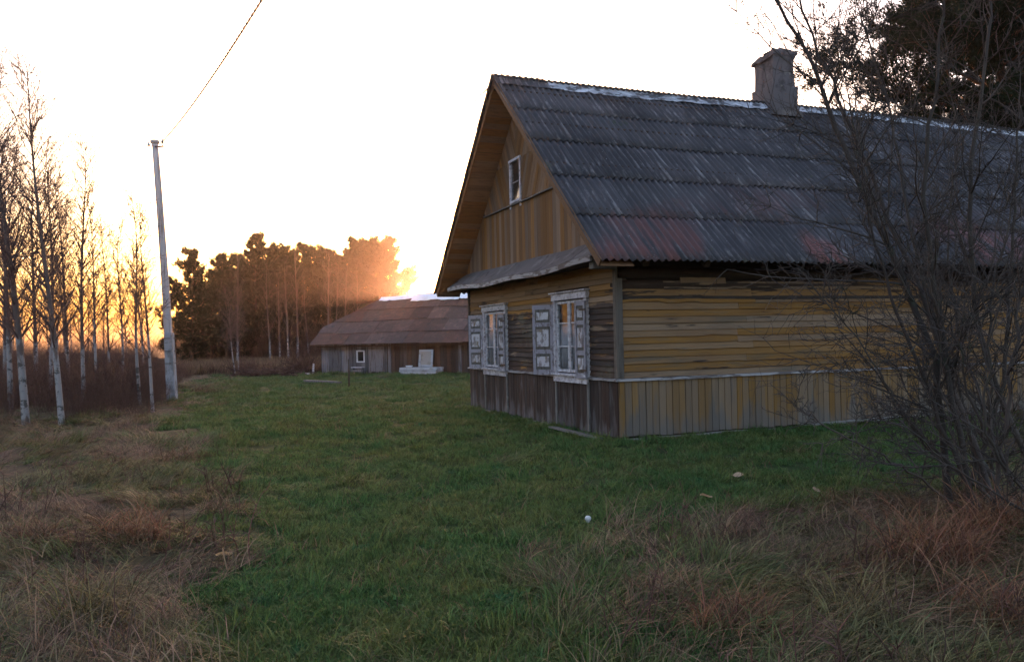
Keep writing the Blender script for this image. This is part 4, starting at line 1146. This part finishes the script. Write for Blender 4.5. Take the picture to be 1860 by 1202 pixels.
stem_set(7, (3.95, 6.1), [
    ([(1830, 760, 6.0), (1860, 520, 5.9), (1900, 250, 5.9)], .024),
    ([(1790, 800, 6.0), (1740, 640, 5.9), (1680, 520, 5.8)], .018),
    ([(1760, 880, 5.9), (1660, 800, 5.8), (1560, 760, 5.7)], .013),
    ([(1800, 820, 5.8), (1800, 640, 5.7), (1830, 480, 5.6)], .016)],
    .03, 5.0, 'low bare shrub at the right edge rising from red brown grass')

# brush pile at the far lawn edge
rs = np.random.RandomState(9); paths = []
for i in range(420):
    x = rs.uniform(-13.4, -9.9); y = 38.8 + rs.normal(0, .5) - (x + 13) * .1; paths.append(grow(rs, (x, y, rs.uniform(0, .35) * max(.2, 1 - abs(x + 11.6) / 2.4)), (rs.normal(), rs.normal(), rs.uniform(-.1, .25)), rs.uniform(.5, 1.4), .016, 4, .2, 0, .004))
V_, F_ = tubes_np(paths, 3); o = link(bpy.data.objects.new('brush_pile', mesh_np('brush_pile', V_, F4=F_, mat=MT['weed'])))
tag(o, 'low dark pile of cut branches along the far lawn edge', 'brush pile')
def bush(name, x, y, h, w, label, seed, n=60):
    rs = np.random.RandomState(seed); paths = []
    for i in range(n):
        b = grow(rs, (rs.normal(0, w * .2), rs.normal(0, w * .2), -.05), (rs.normal(0, .5), rs.normal(0, .5), 1), h * rs.uniform(.6, 1.15), .014, 6, .13, 0, .004); paths.append(b)
        for j in range(8):
            k = rs.randint(1, 7); paths.append(grow(rs, b[0][k], sidedir(rs, b[0][k] - b[0][k - 1], .8), h * rs.uniform(.15, .4), .007, 4, .18, 0, .003))
    V_, F_ = tubes_np(paths, 3); o = link(bpy.data.objects.new(name, mesh_np(name, V_, F4=F_, mat=MT['weed']))); o.location = (x, y, 0); tag(o, label, 'bush')
bush('bare_bush', -10.3, 40.0, 1.7, 1.2, 'dark bare bush against the left end of the barn', 1)
bush('bare_bush', -13.3, 40.5, 1.0, .9, 'small bare bush at the left end of the brush pile', 2, 40)

# ------------------------------------------------------------------ grass, weeds (nobody could count them)
def blades(seed, n, rad, h0, h1, wd, bend, segs=2, lean=.35, flat=1.0, comb=0.0):
    """a patch of grass blades as V, F3, F4"""
    rs = np.random.RandomState(seed)
    rr = rad * np.sqrt(rs.rand(n)); a = rs.uniform(0, 6.283, n); bx_ = rr * np.cos(a); by_ = rr * np.sin(a)
    h = rs.uniform(h0, h1, n); w = wd * rs.uniform(.6, 1.3, n); f = rs.uniform(0, 6.283, n)
    ld = rs.normal(0, comb, n) if comb else rs.uniform(0, 6.283, n); l0 = np.abs(rs.normal(0, lean, n)); bd = bend * rs.uniform(.3, 1.4, n)
    Vs = []
    x, y, z = bx_.copy(), by_.copy(), np.full(n, -.02); ang_ = l0.copy()
    sx, sy = np.cos(f), np.sin(f)
    for s in range(segs + 1):
        k = (1 - s / (segs + .0)) * .8 + .2
        if s < segs: Vs += [np.stack([x - sx * w * k, y - sy * w * k, z], -1), np.stack([x + sx * w * k, y + sy * w * k, z], -1)]
        else: Vs.append(np.stack([x, y, z], -1))
        st = h / segs
        x = x + np.cos(ld) * np.sin(ang_) * st; y = y + np.sin(ld) * np.sin(ang_) * st; z = np.maximum(z + np.cos(ang_) * st * flat, .004 + .004 * s)
        ang_ = ang_ + bd
    nv = 2 * segs + 1
    V_ = np.stack(Vs, 1).reshape(-1, 3); b = np.arange(n)[:, None] * nv
    F4_ = np.concatenate([b + np.array([[2 * s, 2 * s + 1, 2 * s + 3, 2 * s + 2]]) for s in range(segs - 1)]) if segs > 1 else None
    F3_ = b + np.array([[2 * segs - 2, 2 * segs - 1, 2 * segs]])
    return V_, F3_, F4_
def weedpatch(seed, n, rad, h0, h1):
    rs = np.random.RandomState(seed); paths = []
    for i in range(n):
        a = rs.uniform(0, 6.28); q = rad * math.sqrt(rs.rand()); h = rs.uniform(h0, h1)
        b = grow(rs, (q * math.cos(a), q * math.sin(a), -.05), (rs.normal(0, .22), rs.normal(0, .22), 1), h, .0055, 5, .10, 0, .002); paths.append(b)
        for j in range(6):
            k = rs.randint(2, 6); paths.append(grow(rs, b[0][k], sidedir(rs, b[0][k] - b[0][k - 1], .7), h * rs.uniform(.1, .3), .003, 3, .2, 0, .0015))
    return tubes_np(paths, 3)
def patch(mat, V_, F3_=None, F4_=None):
    me = mesh_np('grass_patch', V_, F3=F3_, F4=F4_, mat=MT[mat]); return bpy.data.objects.new('grass_patch', me)
def scatter(name, protos, P, rot, scl, label, cat):
    c = bpy.data.collections.new(name + '_patches')
    for p in protos: c.objects.link(p)
    n = len(P); rs = np.random.RandomState(n)
    me = bpy.data.meshes.new(name); me.vertices.add(n); me.vertices.foreach_set('co', np.asarray(P, np.float32).ravel())
    a = me.attributes.new('rot', 'FLOAT_VECTOR', 'POINT'); a.data.foreach_set('vector', np.asarray(rot, np.float32).ravel())
    a = me.attributes.new('scl', 'FLOAT_VECTOR', 'POINT'); a.data.foreach_set('vector', np.asarray(scl, np.float32).ravel())
    a = me.attributes.new('pick', 'INT', 'POINT'); a.data.foreach_set('value', rs.randint(0, len(protos), n).astype(np.int32))
    ng = bpy.data.node_groups.new(name, 'GeometryNodeTree')
    ng.interface.new_socket('Geometry', in_out='INPUT', socket_type='NodeSocketGeometry'); ng.interface.new_socket('Geometry', in_out='OUTPUT', socket_type='NodeSocketGeometry')
    N = ng.nodes; gi = N.new('NodeGroupInput'); go = N.new('NodeGroupOutput'); iop = N.new('GeometryNodeInstanceOnPoints'); ci = N.new('GeometryNodeCollectionInfo')
    ci.inputs['Collection'].default_value = c; ci.inputs['Separate Children'].default_value = True; ci.inputs['Reset Children'].default_value = True
    def at(nm, ty):
        q = N.new('GeometryNodeInputNamedAttribute'); q.data_type = ty; q.inputs['Name'].default_value = nm; return next(o_ for o_ in q.outputs if o_.enabled and o_.name == 'Attribute')
    ng.links.new(gi.outputs[0], iop.inputs['Points']); ng.links.new(ci.outputs[0], iop.inputs['Instance']); iop.inputs['Pick Instance'].default_value = True
    ng.links.new(at('pick', 'INT'), iop.inputs['Instance Index']); ng.links.new(at('rot', 'FLOAT_VECTOR'), iop.inputs['Rotation']); ng.links.new(at('scl', 'FLOAT_VECTOR'), iop.inputs['Scale'])
    ng.links.new(iop.outputs[0], go.inputs[0])
    o = link(bpy.data.objects.new(name, me)); o.modifiers.new('scatter', 'NODES').node_group = ng
    return tag(o, label, cat, kind='stuff')
def in_house(x, y, pad=0.0):
    u = (x - HX) * math.cos(HA) + (y - HY) * math.sin(HA); v = -(x - HX) * math.sin(HA) + (y - HY) * math.cos(HA)
    return (u > -pad) & (u < L + pad) & (v > -pad) & (v < W + pad)
def in_barn(x, y, pad=0.0):
    u = (x - BX) * math.cos(BA) + (y - BY) * math.sin(BA); v = -(x - BX) * math.sin(BA) + (y - BY) * math.cos(BA)
    return (u > -pad) & (u < BL + pad) & (v > -pad) & (v < BD + pad)
def field(seed, n, y0, y1, power=2.0, wide=.72):
    """points in the wedge in front of the camera, denser near"""
    rs = np.random.RandomState(seed); u = rs.rand(n)
    y = y0 * (y1 / y0) ** u if power > 1 else y0 + (y1 - y0) * u
    x = rs.uniform(-wide, wide, n) * (y + 4.0); return rs, x, y
def emit(name, protos, rs, x, y, keep, smin, smax, grow_far, label, cat, tiltmax=.15, zs=(1, 1), comb=False, smul=None):
    x, y = x[keep], y[keep]; k = ~(in_house(x, y, -.02) | in_barn(x, y)); x, y = x[k], y[k]; n = len(x); mul = 1 if smul is None else smul(x, y)
    s = rs.uniform(smin, smax, n) * (1 + np.clip((y - 6) * grow_far, 0, 4))
    rot = np.stack([rs.uniform(-tiltmax, tiltmax, n), rs.uniform(-tiltmax, tiltmax, n), rs.uniform(0, 6.283, n)], -1)
    near = 1 + np.clip((y - 6) * grow_far, 0, 4); s = s * mul
    if comb: rot[:, 2] = sines(x, y, 1.3, 77) * 5 + rs.normal(0, .5, n)
    scl = np.stack([s, s, s / np.sqrt(near) * rs.uniform(zs[0], zs[1], n)], -1)
    return scatter(name, protos, np.stack([x, y, ground_z(x, y)], -1), rot, scl, label, cat)
lawnp = [patch('lawn', *blades(60 + i, 240, .17, .03, .085, .0036, .5, 3, .95)) for i in range(4)] + [patch('lawn', *blades(66, 140, .13, .06, .16, .0038, .6, 3, .8, 1.0, .9))]
rs, x, y = field(1, 23000, 3.2, 46)
lump = np.clip(sines(x, y, 3.2, 31) * .8 + .8, .35, 1.5)
emit('lawn_grass', lawnp, rs, x, y, rs.rand(len(x)) < lawn_mask(x, y) * np.clip(lump + .15, .3, 1), .7, 1.25, .045, 'short green lawn grass before the house', 'grass', .25, (.6, 1.5))
strawp = [patch('dry', *blades(68 + i, 16, .25, .06, .22, .0026, .6, 3, .7)) for i in range(2)]
rs, x, y = field(21, 2300, 3.2, 30)
emit('straw_blades', strawp, rs, x, y, rs.rand(len(x)) < lawn_mask(x, y), .7, 1.2, .03, 'scattered pale straw blades in the lawn', 'grass', .3)
mixp = [patch('mix', *blades(70 + i, 120, .16, .12, .36, .0036, .42, 5, 1.0, .8, .7)) for i in range(4)]
rs, x, y = field(2, 9000, 3.0, 40); g = lawn_mask(x, y); clump = np.clip(sines(x, y, 2.6, 41) * 1.3 + .6, .06, 1)
emit('rough_grass', mixp, rs, x, y, rs.rand(len(x)) < np.where(g < .9, 1.2 * (1 - g) * clump, .03), .5, 1.3, .03, 'rough green and straw coloured grass round the lawn', 'grass', .3, (.45, 1.1), True)
dryp = [patch('dry', *blades(80 + i, 100, .22, .22, .60, .0036, .40, 6, 1.1, .7, .6)) for i in range(4)]
rs, x, y = field(3, 10500, 3.0, 60); g = lawn_mask(x, y)
emit('dead_grass', dryp, rs, x, y, rs.rand(len(x)) < (.8 * (1 - g) ** 1.3) * np.clip(sines(x, y, 2.1, 12) * 1.5 + .7, .35, 1), .5, 1.1, .03, 'matted brown dead grass beside the lawn', 'grass', .35, (.4, 1.0), True)
dwp = [patch('weed', *(lambda q: (q[0], None, q[1]))(weedpatch(120 + i, 6, .2, .2, .45))) for i in range(3)]
rs, x, y = field(22, 620, 3.3, 18); g = lawn_mask(x, y)
emit('dead_weeds', dwp, rs, x, y, rs.rand(len(x)) < .55 * (1 - g) * np.clip(sines(x, y, 1.7, 51) + .4, 0, 1), .6, 1.2, .03, 'thin dark dead weed stalks in the rough grass', 'weeds', .3)
# tussocks one can tell apart
for j_, (a_, b_, mt_, r_, h0, h1, n_, lean_, lab) in enumerate((
    (1335, 1150, 'rust', .22, .25, .50, 900, .9, 'domed brown grass tussock at the lower right of the lawn'),
    (1200, 1085, 'dry', .20, .2, .42, 600, 1.1, 'flattened straw tussock left of the domed brown one'),
    (1560, 1130, 'mix', .20, .3, .62, 420, .9, 'arching green tussock right of the domed brown one'),
    (1700, 1030, 'rust', .28, .4, .80, 900, .6, 'large red brown tussock under the leaning shrub'),
    (1810, 985, 'rust', .22, .4, .85, 560, .5, 'tall red brown tussock among the shrub stems at the right edge'),
    (1790, 1120, 'rust', .24, .35, .7, 520, .8, 'brown tussock in the lower right corner'),
    (1450, 1010, 'mix', .16, .2, .45, 320, .7, 'small green tussock between the domed one and the shrub'),
    (1490, 960, 'weed', .15, .2, .40, 260, .6, 'dark withered tussock at the right rim of the lawn'),
    (300, 872, 'mix', .26, .3, .55, 560, .5, 'dark green tussock in the brown grass left of the lawn'),
    (175, 885, 'mix', .22, .3, .55, 480, .5, 'dark green tussock nearer the left picture edge'),
    (240, 985, 'rust', .26, .3, .6, 620, .8, 'brown mounded tussock at the left of the lawn'),
    (400, 935, 'dry', .20, .25, .5, 420, 1.1, 'flattened brown tussock at the left lawn rim'),
    (165, 1150, 'mix', .18, .4, .75, 420, .35, 'tall straw clump in the lower left corner'),
    (275, 1190, 'mix', .12, .2, .42, 240, .6, 'bright arching tuft at the bottom left of the lawn'),
    (45, 1010, 'dry', .22, .35, .7, 480, .6, 'brown tussock cut by the left picture edge'))):
    x_, y_ = gnd(a_, b_)
    o = link(patch(mt_, *blades(200 + j_, n_, r_, h0, h1, .0036, .45, 5, lean_, .9))); o.name = 'grass_tussock'; o.location = (x_, y_, gz(x_, y_) - .02)
    tag(o, lab, 'tussock', 'grass tussocks round the lawn')
# fallen leaves and a puffball
for j_, (a_, b_, lab) in enumerate(((1340, 876, 'pale fallen leaf nearest the house wall'), (1482, 898, 'pale fallen leaf before the shrub'), (1283, 915, 'yellowish fallen leaf left of the other leaves'), (408, 1027, 'pale fallen leaf at the left lawn rim'))):
    x_, y_ = gnd(a_, b_); m = MB(); n_ = 7
    vs = [(t, wv * math.sin(math.pi * (t + .06) / .12) * .04, .012 * math.sin(9 * t * 4) + abs(wv) * .012) for t in [-.06 + .12 * q / n_ for q in range(n_ + 1)] for wv in (-1, 0, 1)]
    m.add(vs, [(q * 3 + e, q * 3 + e + 1, q * 3 + e + 4, q * 3 + e + 3) for q in range(n_) for e in (0, 1)])
    o = m.build('fallen_leaf', MT['leaf']); o.location = (x_, y_, gz(x_, y_) + .075); o.rotation_euler = (.5, .1, j_ * 1.3); tag(o, lab, 'leaf', 'fallen leaves on the lawn')
x_, y_ = gnd(1068, 949)
o = MB().tube([(0, 0, .0), (0, 0, .03), (0, 0, .045), (.002, 0, .06), (.003, 0, .072), (.003, 0, .075)], [.012, .018, .027, .027, .016, .003], 14).build('puffball', MT['stone'], None, True)
o.location = (x_, y_, gz(x_, y_) - .015); tag(o, 'small round white puffball standing in the lawn', 'mushroom')
weedp = [patch('weed', weedpatch(90 + i, 26, .5, .7, 1.5)[0], None, weedpatch(90 + i, 26, .5, .7, 1.5)[1]) for i in range(3)]
rs = np.random.RandomState(14); n = 1500; y = 17 + 33 * rs.rand(n) ** 1.2; x = -rs.uniform(.385, .72, n) * (y + 1)
emit('undergrowth', weedp, rs, x, y, (lawn_mask(x, y) < .1) & (rs.rand(n) < np.clip((y - 15) / 7, 0, 1)), .7, 1.15, .01, 'brown dead undergrowth behind the birches', 'undergrowth', .12, smul=lambda x, y: np.clip((y - 14) / 9, .3, 1) * np.clip((-x / (y + 1) - .36) / .09, .3, 1) * (.8 + .35 * sines(x, y, .5, 61)))
fdp = [patch('dry', *blades(96 + i, 120, .6, .3, .7, .010, .3, 3, .35)) for i in range(2)]
rs = np.random.RandomState(15); n = 2600; y = 41 + 20 * rs.rand(n); x = rs.uniform(-30, 6, n)
emit('field_grass', fdp, rs, x, y, np.ones(n, bool), .8, 1.3, .0, 'pale dry field grass beyond the lawn', 'grass')
# woodland floor brush that closes the gaps low down in the wood
brp = [patch('weed', *[(lambda q: q)(weedpatch(100 + i, 40, .9, 1.0, 2.6))[0]], None, weedpatch(100 + i, 40, .9, 1.0, 2.6)[1]) for i in range(2)]
rs = np.random.RandomState(16); n = 420; y = 58 + 18 * rs.rand(n); x = y * rs.uniform(-.40, -.13, n)
emit('woodland_brush', brp, rs, x, y, np.ones(n, bool), .8, 1.4, .0, 'dark bare brush filling the floor of the far wood', 'brush')
rs = np.random.RandomState(17); n = 900; y = 150 + 200 * rs.rand(n); x = y * rs.uniform(-1.0, .9, n)
trp = [patch('weed', *(lambda q: (q[0], None, q[1]))(weedpatch(110 + i, 60, 2.5, 1.5, 3.4))) for i in range(2)]
emit('distant_scrub', trp, rs, x, y, np.ones(n, bool), .9, 1.6, .0, 'low dark scrub along the far horizon', 'scrub')

# ------------------------------------------------------------------ haze
m = MB(); m.box(-810, 810, -75, 912, -1.3, 19.5)  # haze volume added to give the lens flare glow round the low sun
k = Kit('evening_haze'); k.t.nodes.remove(k.b)
vol = k.n('ShaderNodeVolumePrincipled'); vol.inputs['Color'].default_value = (.95, .80, .79, 1); vol.inputs['Density'].default_value = .00036; vol.inputs['Anisotropy'].default_value = .90
k.l(vol.outputs[0], k.out.inputs['Volume'])
tag(m.build('haze', k.m), 'thin warm evening haze added over the whole place for the sun glow', 'haze', kind='stuff')
